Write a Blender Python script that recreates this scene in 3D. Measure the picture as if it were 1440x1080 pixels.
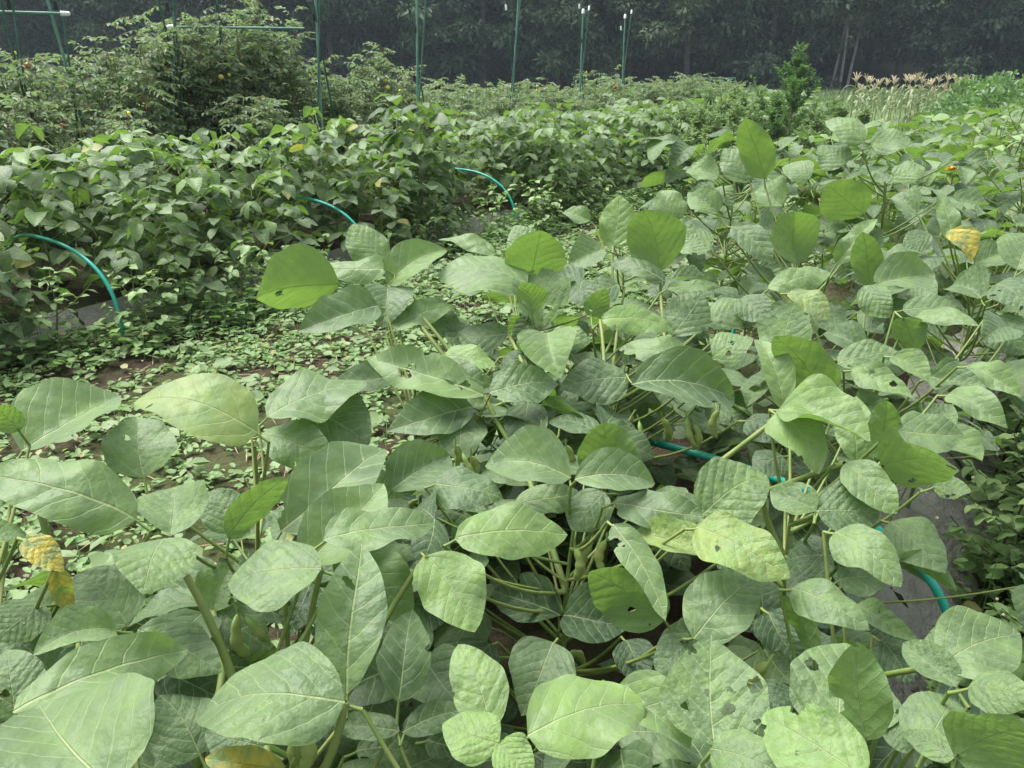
import bpy, math, random
import numpy as np
from mathutils import Matrix, Vector
random.seed(7); RNG = np.random.default_rng(11)
sc = bpy.context.scene
for o in list(bpy.data.objects): bpy.data.objects.remove(o)
COL = sc.collection
R = math.radians
# ------------------------------------------------------------------ camera
CAM_H = 1.30; PITCH = R(21.9); F = 1082.0            # focal length in photo pixels (1440 wide)
cam_d = bpy.data.cameras.new('camera'); cam = bpy.data.objects.new('camera', cam_d); COL.objects.link(cam)
cam.location = (0, 0, CAM_H); cam.rotation_euler = (R(90) - PITCH, 0, 0)
cam_d.sensor_width = 36; cam_d.lens = 36 * F / 1440; cam_d.clip_end = 1500; cam_d.clip_start = 0.05
sc.camera = cam
# ------------------------------------------------------------------ light: overcast daylight
SUN_EL, SUN_AZ = R(64), R(-60)
world = bpy.data.worlds.new('World'); sc.world = world; world.use_nodes = True
wn = world.node_tree; wn.nodes.clear()
sky = wn.nodes.new('ShaderNodeTexSky'); sky.sky_type = 'NISHITA'; sky.sun_disc = False
sky.sun_elevation = SUN_EL; sky.sun_rotation = SUN_AZ; sky.air_density = 1.2; sky.dust_density = 4.0
hs = wn.nodes.new('ShaderNodeHueSaturation'); hs.inputs['Saturation'].default_value = 0.32
bg = wn.nodes.new('ShaderNodeBackground'); bg.inputs['Strength'].default_value = 0.08
wo = wn.nodes.new('ShaderNodeOutputWorld')
wn.links.new(sky.outputs[0], hs.inputs['Color']); wn.links.new(hs.outputs[0], bg.inputs['Color']); wn.links.new(bg.outputs[0], wo.inputs[0])
sun_d = bpy.data.lights.new('sun', 'SUN'); sun_d.energy = 1.5; sun_d.angle = R(35); sun_d.color = (1, .985, .955)
sun = bpy.data.objects.new('sun', sun_d); COL.objects.link(sun)
sdir = Vector((math.sin(SUN_AZ) * math.cos(SUN_EL), math.cos(SUN_AZ) * math.cos(SUN_EL), math.sin(SUN_EL)))
sun.rotation_euler = sdir.to_track_quat('Z', 'Y').to_euler(); sun.location = sdir * 40
sc.view_settings.view_transform = 'Standard'; sc.view_settings.look = 'None'
sc.view_settings.exposure = 1.93; sc.view_settings.gamma = 1.0; sc.view_settings.use_curve_mapping = False
sc.render.engine = 'CYCLES'
sc.cycles.max_bounces = 4; sc.cycles.diffuse_bounces = 3; sc.cycles.transparent_max_bounces = 8; sc.cycles.transmission_bounces = 4; sc.cycles.volume_bounces = 0

# ------------------------------------------------------------------ helpers: geometry
CAM = np.array([0, 0, CAM_H])
CP, SP = math.cos(PITCH), math.sin(PITCH)
def ray(px, py):
    a, b = px - 720., py - 540.
    v = np.array([a, F * CP - b * SP, -(F * SP + b * CP)])
    return v / np.linalg.norm(v)
def P(px, py, d): return CAM + ray(px, py) * d
def proj(p):
    q = np.asarray(p) - CAM
    dep = q[..., 1] * CP - q[..., 2] * SP
    return 720 + q[..., 0] / dep * F, 540 + (-q[..., 2] * CP - q[..., 1] * SP) / dep * F, dep
UX, UY = 0.5807, 0.8141                                # direction of the planted rows
def row(s, n, z=0.): return np.array([UX * s + UY * n, UY * s - UX * n, z])
def to_row(p): return p[0] * UX + p[1] * UY, p[0] * UY - p[1] * UX
def nrm(v): return v / (np.linalg.norm(v) + 1e-12)
def ground_z(x, y):
    x = np.asarray(x, float); y = np.asarray(y, float)
    s = x * UX + y * UY; n = x * UY - y * UX
    z = 0.018 * np.sin(3.1 * x + 1.3 * y) * np.sin(2.3 * y - .7 * x) + 0.012 * np.sin(7.3 * x) * np.sin(6.1 * y + 1)
    return z - 0.02
def bed_z(s, n):
    for a, b in BEDS:
        if a < n < b:
            e = min(n - a, b - n)
            return .13 * min(1, e / .14)
    return 0.
BEDS = [(-1.22, -.02), (-5.3, -4.28)]

def make_mesh(name, v, f, mat=None, uv=None, smooth=False):
    v = np.asarray(v, np.float32); f = np.asarray(f, np.int32)
    me = bpy.data.meshes.new(name)
    nf, k = f.shape
    me.vertices.add(len(v)); me.vertices.foreach_set('co', v.ravel())
    me.loops.add(nf * k); me.loops.foreach_set('vertex_index', f.ravel())
    me.polygons.add(nf); me.polygons.foreach_set('loop_start', np.arange(0, nf * k, k, dtype=np.int32))
    me.polygons.foreach_set('loop_total', np.full(nf, k, np.int32))
    if smooth: me.polygons.foreach_set('use_smooth', np.ones(nf, bool))
    if uv is not None:
        l = me.uv_layers.new(name='UVMap'); l.data.foreach_set('uv', np.asarray(uv, np.float32)[f.ravel()].ravel())
    me.update(); me.validate()
    if mat: me.materials.append(mat)
    return me
def combine(parts):
    V, Fc, o = [], [], 0
    for v, f in parts:
        V.append(v); Fc.append(np.asarray(f) + o); o += len(v)
    return np.concatenate(V), np.concatenate(Fc)
def tube(pts, rad, k=7, cap=True):
    pts = np.asarray(pts, float); n = len(pts)
    rad = np.broadcast_to(np.asarray(rad, float), (n,))
    t = np.gradient(pts, axis=0); t /= np.linalg.norm(t, axis=1)[:, None] + 1e-9
    ref = np.array([0, 0, 1.]) if abs(t[0, 2]) < .9 else np.array([1., 0, 0])
    V = []
    for i in range(n):
        u = nrm(np.cross(t[i], ref)); w = np.cross(t[i], u); ref = np.cross(u, t[i])
        a = np.arange(k) * 2 * math.pi / k
        V.append(pts[i] + rad[i] * (np.cos(a)[:, None] * u + np.sin(a)[:, None] * w))
    V = np.concatenate(V); fs = []
    for i in range(n - 1):
        for j in range(k):
            j2 = (j + 1) % k
            fs.append((i * k + j, i * k + j2, (i + 1) * k + j2, (i + 1) * k + j))
    if cap:
        c = len(V); V = np.concatenate([V, pts[:1] - t[:1] * rad[0] * .5, pts[-1:] + t[-1:] * rad[-1] * .5])
        for j in range(k):
            j2 = (j + 1) % k
            fs.append((c, j2, j, c)); b = (n - 1) * k; fs.append((c + 1, b + j, b + j2, c + 1))
    return V, np.array(fs)
def clean(v, f):      # quads with a repeated vertex -> leave to validate(); make them real triangles as separate quads is not needed
    return v, f
def bez(a, b, c, n=8):
    t = np.linspace(0, 1, n)[:, None]
    return (1 - t) ** 2 * a + 2 * t * (1 - t) * b + t * t * c
def scatter(pos, d, nn, ln, wr=.5, fold=.12):
    """many small leaves in one go: 6 vertices, 2 quads folded on the midrib"""
    N = len(pos); d = d / (np.linalg.norm(d, axis=1)[:, None] + 1e-9)
    x = np.cross(d, nn); x /= np.linalg.norm(x, axis=1)[:, None] + 1e-9
    z = np.cross(x, d)
    ln = np.broadcast_to(np.asarray(ln, float), (N,))[:, None]; wr = np.broadcast_to(np.asarray(wr, float), (N,))[:, None]
    T = [(0, 0, 0), (.42, .27, 1), (.36, .68, 1), (0, 1, -.6), (-.36, .68, 1), (-.42, .27, 1)]
    V = np.stack([pos + ln * (x * wr * a + d * b + z * fold * c * (1 if a else 1)) for a, b, c in T], 1).reshape(-1, 3)
    i = np.arange(N)[:, None] * 6
    Fq = np.concatenate([i + np.array([[0, 1, 2, 3]]), i + np.array([[0, 3, 4, 5]])], 1).reshape(-1, 4)
    return V, Fq
def rdir(N, zlo=-1, zhi=1):
    a = RNG.uniform(0, 2 * math.pi, N); z = RNG.uniform(zlo, zhi, N); r = np.sqrt(1 - z * z)
    return np.stack([r * np.cos(a), r * np.sin(a), z], 1)
def up_normals(N, tilt=.5):
    v = RNG.normal(0, tilt, (N, 3)); v[:, 2] = 1
    return v / np.linalg.norm(v, axis=1)[:, None]

# ------------------------------------------------------------------ helpers: objects
WM = {}; KIDS = {}
def obj(name, me, parent=None, mw=None, kind=None):
    o = bpy.data.objects.new(name, me); COL.objects.link(o)
    KIDS[o.name] = []
    if parent is not None: KIDS[parent.name].append(o)
    mw = mw if mw is not None else Matrix.Identity(4)
    WM[o.name] = mw
    if parent is not None:
        o.parent = parent; o.matrix_local = WM[parent.name].inverted() @ mw
    else: o.matrix_local = mw
    if kind: o['kind'] = kind
    return o
def tag(o, label, cat, group=None):
    o['label'] = label; o['category'] = cat
    if group: o['group'] = group
    return o
def empty(name, loc, rz=0., scale=1.):
    mw = Matrix.Translation(Vector(loc)) @ Matrix.Rotation(rz, 4, 'Z') @ Matrix.Scale(scale, 4)
    o = obj(name, None, None, mw); o.empty_display_size = .1
    return o
def copy_tree(o, parent=None):
    c = o.copy(); COL.objects.link(c); c.parent = parent
    for ch in KIDS[o.name]: copy_tree(ch, c)
    return c
def T4(p): return Matrix.Translation(Vector(p))
def basis(x, y, z, p, s=1.):
    m = Matrix(((x[0] * s, y[0] * s, z[0] * s, p[0]), (x[1] * s, y[1] * s, z[1] * s, p[1]), (x[2] * s, y[2] * s, z[2] * s, p[2]), (0, 0, 0, 1)))
    return m

# ------------------------------------------------------------------ materials
class NT:
    def __init__(s, name):
        s.m = bpy.data.materials.new(name); s.m.use_nodes = True; s.t = s.m.node_tree; s.t.nodes.clear()
        s.out = s.n('ShaderNodeOutputMaterial')
    def n(s, t, **k):
        nd = s.t.nodes.new(t)
        for a, b in k.items(): setattr(nd, a, b)
        return nd
    def l(s, a, b): s.t.links.new(a, b)
    def set(s, sock, v):
        if hasattr(v, 'is_linked') or isinstance(v, bpy.types.NodeSocket): s.l(v, sock)
        else: sock.default_value = v
    def math(s, op, a, b=None, c=None, clamp=False):
        nd = s.n('ShaderNodeMath', operation=op); nd.use_clamp = clamp
        for i, v in enumerate((a, b, c)):
            if v is not None: s.set(nd.inputs[i], v)
        return nd.outputs[0]
    def mix(s, f, a, b, mode='MIX'):
        nd = s.n('ShaderNodeMix', data_type='RGBA', blend_type=mode)
        s.set(nd.inputs[0], f); s.set(nd.inputs[6], a); s.set(nd.inputs[7], b); return nd.outputs[2]
    def noise(s, vec, scale, detail=3, rough=.5):
        nd = s.n('ShaderNodeTexNoise'); s.set(nd.inputs['Scale'], scale); nd.inputs['Detail'].default_value = detail; nd.inputs['Roughness'].default_value = rough
        if vec is not None: s.l(vec, nd.inputs['Vector'])
        return nd.outputs[0]
    def ramp(s, v, lo, hi, a=0., b=1.):
        nd = s.n('ShaderNodeMapRange'); nd.interpolation_type = 'SMOOTHSTEP'
        s.set(nd.inputs[0], v); s.set(nd.inputs[1], lo); s.set(nd.inputs[2], hi); s.set(nd.inputs[3], a); s.set(nd.inputs[4], b); return nd.outputs[0]
    def bump(s, h, strength=.5, dist=.003):
        nd = s.n('ShaderNodeBump'); nd.inputs['Strength'].default_value = strength; nd.inputs['Distance'].default_value = dist
        s.l(h, nd.inputs['Height']); return nd.outputs[0]
def c4(c): return (*c, 1.)

def leaf_shader(nt, col, trans_col, normal=None, rough=.5, tr=.35, spec=.45, sheen=0.25):
    p = nt.n('ShaderNodeBsdfPrincipled'); nt.set(p.inputs['Base Color'], col); nt.set(p.inputs['Roughness'], rough)
    p.inputs['Specular IOR Level'].default_value = spec
    p.inputs['Sheen Weight'].default_value = sheen; p.inputs['Sheen Roughness'].default_value = .5; p.inputs['Sheen Tint'].default_value = (.85, .95, .85, 1)
    t = nt.n('ShaderNodeBsdfTranslucent'); nt.set(t.inputs['Color'], trans_col)
    if normal is not None: nt.l(normal, p.inputs['Normal']); nt.l(normal, t.inputs['Normal'])
    mx = nt.n('ShaderNodeMixShader'); mx.inputs[0].default_value = tr
    nt.l(p.outputs[0], mx.inputs[1]); nt.l(t.outputs[0], mx.inputs[2])
    return mx.outputs[0]

def soy_material(name, holey):
    """broad bean leaflet: midrib, side veins, puckered blade, dusty bloom, bites"""
    nt = NT(name)
    uv = nt.n('ShaderNodeUVMap').outputs[0]
    sep = nt.n('ShaderNodeSeparateXYZ'); nt.l(uv, sep.inputs[0])
    oi = nt.n('ShaderNodeObjectInfo'); rnd = oi.outputs['Random']
    off = nt.n('ShaderNodeVectorMath', operation='ADD'); nt.l(uv, off.inputs[0])
    cmb = nt.n('ShaderNodeCombineXYZ'); nt.l(nt.math('MULTIPLY', rnd, 37.), cmb.inputs[0]); nt.l(nt.math('MULTIPLY', rnd, 91.), cmb.inputs[1])
    nt.l(cmb.outputs[0], off.inputs[1]); ruv = off.outputs[0]
    def n3(scale, det):
        nd = nt.n('ShaderNodeTexNoise'); nd.inputs['Scale'].default_value = scale; nd.inputs['Detail'].default_value = det; nt.l(ruv, nd.inputs['Vector'])
        sp_ = nt.n('ShaderNodeSeparateColor'); nt.l(nd.outputs['Color'], sp_.inputs[0]); return sp_.outputs
    warp, blot, yno = n3(4., 3.)
    rough_n, dust_n, spot_n = n3(12., 3.)
    x = nt.math('SUBTRACT', sep.outputs[0], .5); a = nt.math('ABSOLUTE', x); y = sep.outputs[1]
    # midrib
    mw = nt.math('MULTIPLY_ADD', y, -.008, .013)
    mid = nt.ramp(a, nt.math('MULTIPLY', mw, .35), mw, 1., 0.)
    # side veins, alternate on both halves
    side = nt.math('MULTIPLY', nt.math('SIGN', x), .035)
    ph = nt.math('ADD', nt.math('SUBTRACT', y, nt.math('MULTIPLY', nt.math('POWER', a, 1.25), 1.35)), side)
    ph = nt.math('ADD', ph, nt.math('MULTIPLY', nt.math('SUBTRACT', warp, .5), .11))
    fr = nt.math('FRACT', nt.math('MULTIPLY', ph, nt.math('MULTIPLY_ADD', rnd, 1.5, 5.2)))
    tri = nt.math('ABSOLUTE', nt.math('SUBTRACT', fr, .5))            # .5 on the vein, 0 between
    vein = nt.ramp(tri, .445, .488)
    pillow = nt.ramp(tri, .1, .5, 1., 0.)
    at = nt.n('ShaderNodeAttribute', attribute_type='OBJECT', attribute_name='tone'); tone = at.outputs['Fac']
    ay = nt.n('ShaderNodeAttribute', attribute_type='OBJECT', attribute_name='yellow'); yel = ay.outputs['Fac']
    ap = nt.n('ShaderNodeAttribute', attribute_type='OBJECT', attribute_name='pucker'); puck = ap.outputs['Fac']
    # colour: tone 0 = dusty grey green, 1 = fresh bright green; -1 = dark
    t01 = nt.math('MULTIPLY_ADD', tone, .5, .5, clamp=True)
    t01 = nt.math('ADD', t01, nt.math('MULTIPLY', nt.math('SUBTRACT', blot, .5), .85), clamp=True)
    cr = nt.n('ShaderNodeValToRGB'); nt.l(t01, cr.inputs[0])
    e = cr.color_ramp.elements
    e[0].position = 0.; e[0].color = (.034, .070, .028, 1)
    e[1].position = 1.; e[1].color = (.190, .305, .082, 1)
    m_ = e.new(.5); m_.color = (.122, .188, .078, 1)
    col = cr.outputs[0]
    dust = nt.ramp(dust_n, .45, .75, 0., .22)
    col = nt.mix(dust, col, (.24, .31, .21, 1))
    col = nt.mix(nt.math('MULTIPLY', vein, .62), col, (.29, .39, .17, 1))
    col = nt.mix(nt.math('MULTIPLY', mid, .75), col, (.36, .44, .19, 1))
    ymask = nt.math('MULTIPLY', yel, nt.ramp(yno, .3, .6), clamp=True)
    col = nt.mix(ymask, col, (.42, .36, .06, 1))
    spot = nt.ramp(spot_n, .68, .74)
    col = nt.mix(nt.math('MULTIPLY', spot, nt.math('MULTIPLY_ADD', yel, .7, .25)), col, (.20, .13, .06, 1))
    back = nt.n('ShaderNodeNewGeometry').outputs['Backfacing']
    col = nt.mix(nt.math('MULTIPLY', back, .55), col, (.10, .18, .05, 1))
    tcol = nt.mix(nt.math('MULTIPLY', vein, .6), nt.mix(blot, (.17, .33, .045, 1), (.26, .44, .06, 1)), (.11, .22, .03, 1))
    tcol = nt.mix(nt.math('MULTIPLY', mid, .6), tcol, (.08, .16, .02, 1))
    tcol = nt.mix(ymask, tcol, (.5, .42, .04, 1))
    h = nt.math('ADD', nt.math('MULTIPLY', pillow, nt.math('MULTIPLY_ADD', puck, .26, .045)), nt.math('MULTIPLY', rough_n, nt.math('MULTIPLY_ADD', puck, .9, .40)))
    h = nt.math('SUBTRACT', h, nt.math('ADD', nt.math('MULTIPLY', mid, .3), nt.math('MULTIPLY', vein, .10)))
    bp = nt.bump(h, .8, .0045)
    sh = leaf_shader(nt, col, tcol, bp, rough=.47, tr=.31, spec=.36, sheen=.22)
    if holey:
        wuv = nt.n('ShaderNodeVectorMath', operation='ADD'); nt.l(ruv, wuv.inputs[0])
        nz = nt.n('ShaderNodeTexNoise'); nz.inputs['Scale'].default_value = 14.; nz.inputs['Detail'].default_value = 3.; nt.l(ruv, nz.inputs['Vector'])
        sc_ = nt.n('ShaderNodeVectorMath', operation='SCALE'); sc_.inputs['Scale'].default_value = .12; nt.l(nz.outputs['Color'], sc_.inputs[0])
        nt.l(sc_.outputs[0], wuv.inputs[1])
        vo = nt.n('ShaderNodeTexVoronoi'); vo.inputs['Scale'].default_value = 5.5; nt.l(wuv.outputs[0], vo.inputs['Vector'])
        sp = nt.n('ShaderNodeSeparateColor'); nt.l(vo.outputs['Color'], sp.inputs[0])
        ah = nt.n('ShaderNodeAttribute', attribute_type='OBJECT', attribute_name='holes')
        sel = nt.math('LESS_THAN', sp.outputs[0], ah.outputs['Fac'])
        rad = nt.math('MULTIPLY_ADD', sp.outputs[1], .36, .10)
        hole = nt.math('MULTIPLY', nt.math('LESS_THAN', vo.outputs['Distance'], rad), sel)
        hole = nt.math('MULTIPLY', hole, nt.math('SUBTRACT', 1., nt.math('GREATER_THAN', mid, .2)))
        tb = nt.n('ShaderNodeBsdfTransparent'); ms = nt.n('ShaderNodeMixShader')
        nt.l(hole, ms.inputs[0]); nt.l(sh, ms.inputs[1]); nt.l(tb.outputs[0], ms.inputs[2]); sh = ms.outputs[0]
    nt.l(sh, nt.out.inputs[0]); return nt.m

def small_leaf(name, c1, c2, tc, tr=.3, rough=.5, sheen=.15, c3=None, p3=.9, tree=False):
    nt = NT(name)
    g = nt.n('ShaderNodeNewGeometry'); oi = nt.n('ShaderNodeObjectInfo')
    r = nt.math('FRACT', nt.math('ADD', g.outputs['Random Per Island'], oi.outputs['Random']))
    col = nt.mix(r, c4(c1), c4(c2))
    big = nt.noise(g.outputs['Position'], 1.4, 2)
    col = nt.mix(nt.ramp(big, .35, .7, 0., .5), col, c4(c2))
    if tree: col = nt.mix(nt.ramp(nt.noise(g.outputs['Position'], .8, 2), .42, .6, 0., .8), nt.mix(.5, col, c4([q * .6 for q in c1])), c4([q * 1.25 for q in c2])); col = nt.mix(1., col, nt.mix(oi.outputs['Random'], (.78, .86, .85, 1), (1.15, 1.12, 1., 1)), 'MULTIPLY')
    if c3: col = nt.mix(nt.math('GREATER_THAN', nt.math('FRACT', nt.math('MULTIPLY', r, 17.3)), p3), col, c4(c3))
    nt.l(leaf_shader(nt, col, c4(tc), None, rough, tr, .4, sheen), nt.out.inputs[0]); return nt.m

def simple(name, c, rough=.6, spec=.4, c2=None, scale=8., bump=0., bscale=40., bdist=.004, coat=0.):
    nt = NT(name); p = nt.n('ShaderNodeBsdfPrincipled'); tc = nt.n('ShaderNodeTexCoord').outputs['Object']
    col = c4(c)
    if c2: col = nt.mix(nt.ramp(nt.noise(tc, scale, 4, .6), .35, .68), c4(c), c4(c2))
    nt.set(p.inputs['Base Color'], col); p.inputs['Roughness'].default_value = rough; p.inputs['Specular IOR Level'].default_value = spec
    if bump: nt.l(nt.bump(nt.noise(tc, bscale, 4), bump, bdist), p.inputs['Normal'])
    nt.l(p.outputs[0], nt.out.inputs[0]); return nt.m

M = {}
M['soy'] = soy_material('soy_leaf', False)
M['soyh'] = soy_material('soy_leaf_bitten', True)
M['stem'] = simple('soy_stem', (.13, .20, .045), .55, .4, (.20, .24, .07), 18, .25, 220, .001)
M['pod'] = simple('soy_pod', (.18, .29, .07), .6, .35, (.27, .31, .10), 30, .4, 300, .001)
M['hoop'] = simple('hoop_plastic', (.015, .33, .25), .38, .5, (.03, .40, .31), 12, .1, 60, .001)
M['weed'] = small_leaf('weed_leaf', (.10, .19, .055), (.20, .32, .105), (.2, .38, .06), .3, c3=(.30, .30, .10), p3=.94)
M['weed_dark'] = small_leaf('nightshade_leaf', (.17, .27, .09), (.30, .42, .17), (.2, .40, .05), .3)
M['weed_stem'] = simple('weed_stem', (.12, .17, .05), .6, .3, (.16, .11, .06), 6)
M['dark_stem'] = simple('dark_weed_stem', (.035, .045, .022), .6, .3, (.07, .08, .03), 12)
M['tomato_leaf'] = small_leaf('tomato_leaf', (.095, .155, .08), (.20, .275, .15), (.22, .34, .11), .42, c3=(.28, .22, .12), p3=.94)
M['meadow'] = small_leaf('meadow_leaf', (.09, .16, .05), (.19, .26, .10), (.18, .28, .09), .25, c3=(.30, .27, .16), p3=.93)
M['feather'] = small_leaf('feathery_leaf', (.15, .24, .095), (.27, .36, .17), (.25, .38, .12), .4)
M['crop'] = small_leaf('far_crop_leaf', (.09, .14, .075), (.18, .24, .13), (.15, .28, .07), .25)
M['tall_weed'] = small_leaf('tall_weed_leaf', (.08, .145, .065), (.15, .235, .11), (.18, .38, .06), .3)
M['tree_leaf'] = small_leaf('forest_leaf', (.036, .066, .042), (.115, .165, .095), (.08, .15, .04), .22, .6, 0., tree=True)
M['tree_pale'] = small_leaf('pale_tree_leaf', (.07, .095, .05), (.13, .15, .075), (.12, .2, .05), .25, .6, 0.)
M['bark'] = simple('forest_bark', (.055, .05, .042), .9, .2, (.10, .09, .075), 3, .5, 12, .03)
M['pale_bark'] = simple('pale_bark', (.34, .33, .29), .85, .2, (.20, .19, .165), 2.5, .4, 12, .02)
M['pole'] = simple('pole_green', (.02, .085, .055), .45, .4, (.035, .12, .08), 5, .15, 60, .002)
M['pole_pale'] = simple('pole_pale_green', (.09, .22, .16), .4, .5, (.13, .27, .2), 5)
M['white'] = simple('white_cap', (.8, .8, .78), .5)
M['tie'] = simple('tie_black', (.02, .02, .02), .7)
M['red'] = simple('ripe_tomato', (.50, .055, .025), .3, .5)
M['yellow'] = simple('yellow_tomato', (.60, .45, .07), .35, .5, (.45, .45, .1), 20)
M['unripe'] = simple('green_tomato', (.25, .33, .10), .35, .5)
M['flower'] = simple('yellow_flower', (.75, .58, .05), .6)
M['orange'] = simple('orange_flower', (.75, .40, .03), .6)
M['pale_flower'] = simple('cream_flower', (.72, .72, .45), .6)
M['corn_leaf'] = small_leaf('corn_leaf', (.16, .22, .10), (.28, .33, .18), (.22, .30, .10), .3)
M['corn_stalk'] = simple('corn_stalk', (.18, .22, .08), .6)
M['tassel'] = simple('corn_tassel', (.46, .40, .25), .8, .2, (.58, .52, .36), 10)
M['husk'] = simple('dry_straw', (.36, .27, .16), .8, .2, (.22, .16, .10), 20)
# mulch film
nt = NT('mulch_film'); tc = nt.n('ShaderNodeTexCoord').outputs['Object']; p = nt.n('ShaderNodeBsdfPrincipled')
col = nt.mix(nt.ramp(nt.noise(tc, 3., 5, .6), .35, .7), (.25, .235, .205, 1), (.45, .43, .39, 1))
col = nt.mix(nt.ramp(nt.noise(tc, 11., 5, .7), .55, .75, 0., .6), col, (.14, .11, .085, 1))
p.inputs['Roughness'].default_value = .42; nt.set(p.inputs['Base Color'], col)
nt.l(nt.bump(nt.noise(tc, 14., 5, .65), 1., .05), p.inputs['Normal']); nt.l(p.outputs[0], nt.out.inputs[0]); M['mulch'] = nt.m
# ground: brown soil near, grassier far off
nt = NT('soil'); tc = nt.n('ShaderNodeNewGeometry').outputs['Position']; p = nt.n('ShaderNodeBsdfPrincipled')
col = nt.mix(nt.ramp(nt.noise(tc, 9., 6, .7), .35, .7), (.046, .030, .022, 1), (.105, .070, .052, 1))
col = nt.mix(nt.ramp(nt.noise(tc, 55., 3, .6), .6, .75, 0., .7), col, (.20, .15, .105, 1))
col = nt.mix(nt.ramp(nt.noise(tc, 1.3, 5, .6), .40, .62, 0., .75), col, (.09, .125, .04, 1))
sepg = nt.n('ShaderNodeSeparateXYZ'); nt.l(tc, sepg.inputs[0])
far = nt.ramp(nt.math('ADD', sepg.outputs[1], nt.math('MULTIPLY', nt.noise(tc, .6, 3), 6.)), 11., 17.)
gr = nt.mix(nt.noise(tc, 3., 5, .7), (.08, .13, .045, 1), (.15, .20, .08, 1))
gr = nt.mix(nt.ramp(nt.noise(tc, .35, 3), .55, .7, 0., .5), gr, (.25, .21, .12, 1))
col = nt.mix(far, col, gr)
nt.set(p.inputs['Base Color'], col); p.inputs['Roughness'].default_value = .95; p.inputs['Specular IOR Level'].default_value = .15
nt.l(nt.bump(nt.noise(tc, 30., 6, .7), .9, .05), p.inputs['Normal']); nt.l(p.outputs[0], nt.out.inputs[0]); M['soil'] = nt.m
M['forest_floor'] = simple('forest_floor', (.03, .035, .018), .95, .1, (.05, .05, .03), .5)

# ------------------------------------------------------------------ setting
def grid_mesh(xs, ys, zf):
    X, Y = np.meshgrid(xs, ys); Z = zf(X, Y)
    v = np.stack([X, Y, Z], -1).reshape(-1, 3); nx, ny = len(xs), len(ys)
    i = (np.arange(ny - 1)[:, None] * nx + np.arange(nx - 1)[None]).ravel()
    return v, np.stack([i, i + 1, i + nx + 1, i + nx], 1)
xs = np.concatenate([[-190, -100, -60, -30, -15], np.linspace(-8, 14, 150), [22, 40, 70, 120, 190]])
ys = np.concatenate([[-60, -20, -6], np.linspace(-2, 20, 150), [26, 34, 44, 58, 80, 120, 200]])
v, f = grid_mesh(xs, ys, ground_z)
obj('ground', make_mesh('ground', v, f, M['soil'], smooth=True), kind='structure')
v, f = grid_mesh(np.linspace(-170, 170, 40), np.linspace(66, 190, 20),
                 lambda x, y: np.clip((y - 66) * .42, -.3, 12) - .25 + .8 * np.sin(x * .11) * np.clip((y - 66) / 30, 0, 1) + .6 * np.sin(y * .2 + x * .05) * np.clip((y - 66) / 30, 0, 1))
obj('hillside', make_mesh('hillside', v, f, M['forest_floor'], smooth=True), kind='structure')

def bed_strip(a, b, n0, n1, s0, s1, lift, step=.07, k=22):
    ss = np.arange(s0, s1, step); nn = np.linspace(n0, n1, k)
    S, N = np.meshgrid(ss, nn, indexing='ij')
    e = np.minimum(N - a, b - N); Z = .13 * np.clip(e / .14, -.35, 1)
    Z = Z + .012 * np.sin(S * 17 + 3 * np.sin(N * 9 + S * 2)) * np.sin(N * 23 + S) + .008 * np.sin(S * 41 + N * 13) + lift
    N2 = N + .03 * np.sin(S * 3.3) + .015 * np.sin(S * 11 + N * 4)
    v = np.stack([UX * S + UY * N2, UY * S - UX * N2, Z], -1).reshape(-1, 3)
    i = (np.arange(len(ss) - 1)[:, None] * k + np.arange(k - 1)[None]).ravel()
    return v, np.stack([i, i + k, i + k + 1, i + 1], 1)
for (a, b), s1 in zip(BEDS, (15., 17.)):
    obj('soil_bed', make_mesh('soil_bed', *bed_strip(a, b, a - .05, b + .05, -1.5, s1, -.008, .1), M['soil'], smooth=True), kind='structure')
o = obj('mulch_film', make_mesh('mulch_film', *bed_strip(-1.22, -.02, -.34, .05, -1.2, 9., .004, .04), M['mulch'], smooth=True))  # film stops short; dark bare soil beyond stands in for canopy shade
tag(o, 'wrinkled grey plastic mulch film showing under the near soybeans by the right hoop', 'mulch film')
o = obj('mulch_film', make_mesh('mulch_film', *bed_strip(-5.3, -4.28, -4.38, -4.2, -1., 14., .004), M['mulch'], smooth=True))
tag(o, 'grey plastic mulch film along the foot of the far left soybean row', 'mulch film')

# ------------------------------------------------------------------ hoops
def hoop(s, a, b, h, label, group, r=.0100):
    t = np.linspace(0, math.pi, 40); c, w = (a + b) / 2, (b - a) / 2
    pts = np.array([row(s + .02 * math.sin(3 * q), c + w * np.sign(math.cos(q)) * abs(math.cos(q)) ** .8, -.04 + (h + .04) * math.sin(q) ** .75) for q in t])
    base = row(s, b, 0)
    v, f = tube(pts - base, r, 10)
    o = obj('hoop', make_mesh('hoop', v, f, M['hoop'], smooth=True), None, T4(base))
    tag(o, label, 'garden hoop', group)
hoop(1.67, -1.27, .02, .43, 'teal plastic hoop arching through the near soybeans to the grey mulch at right', 'teal tunnel hoops')
hoop(3.73, -1.27, .02, .47, 'teal plastic hoop end showing at the right edge beside the weeds', 'teal tunnel hoops')
hoop(1.93, -5.15, -3.88, .48, 'teal hoop at the far left of the left-hand row', 'teal tunnel hoops')
hoop(3.72, -5.15, -3.88, .48, 'middle of the three teal hoops over the left-hand row', 'teal tunnel hoops')
hoop(5.5, -5.15, -3.88, .52, 'most distant teal hoop, behind the near leaves at top centre', 'teal tunnel hoops')

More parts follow.
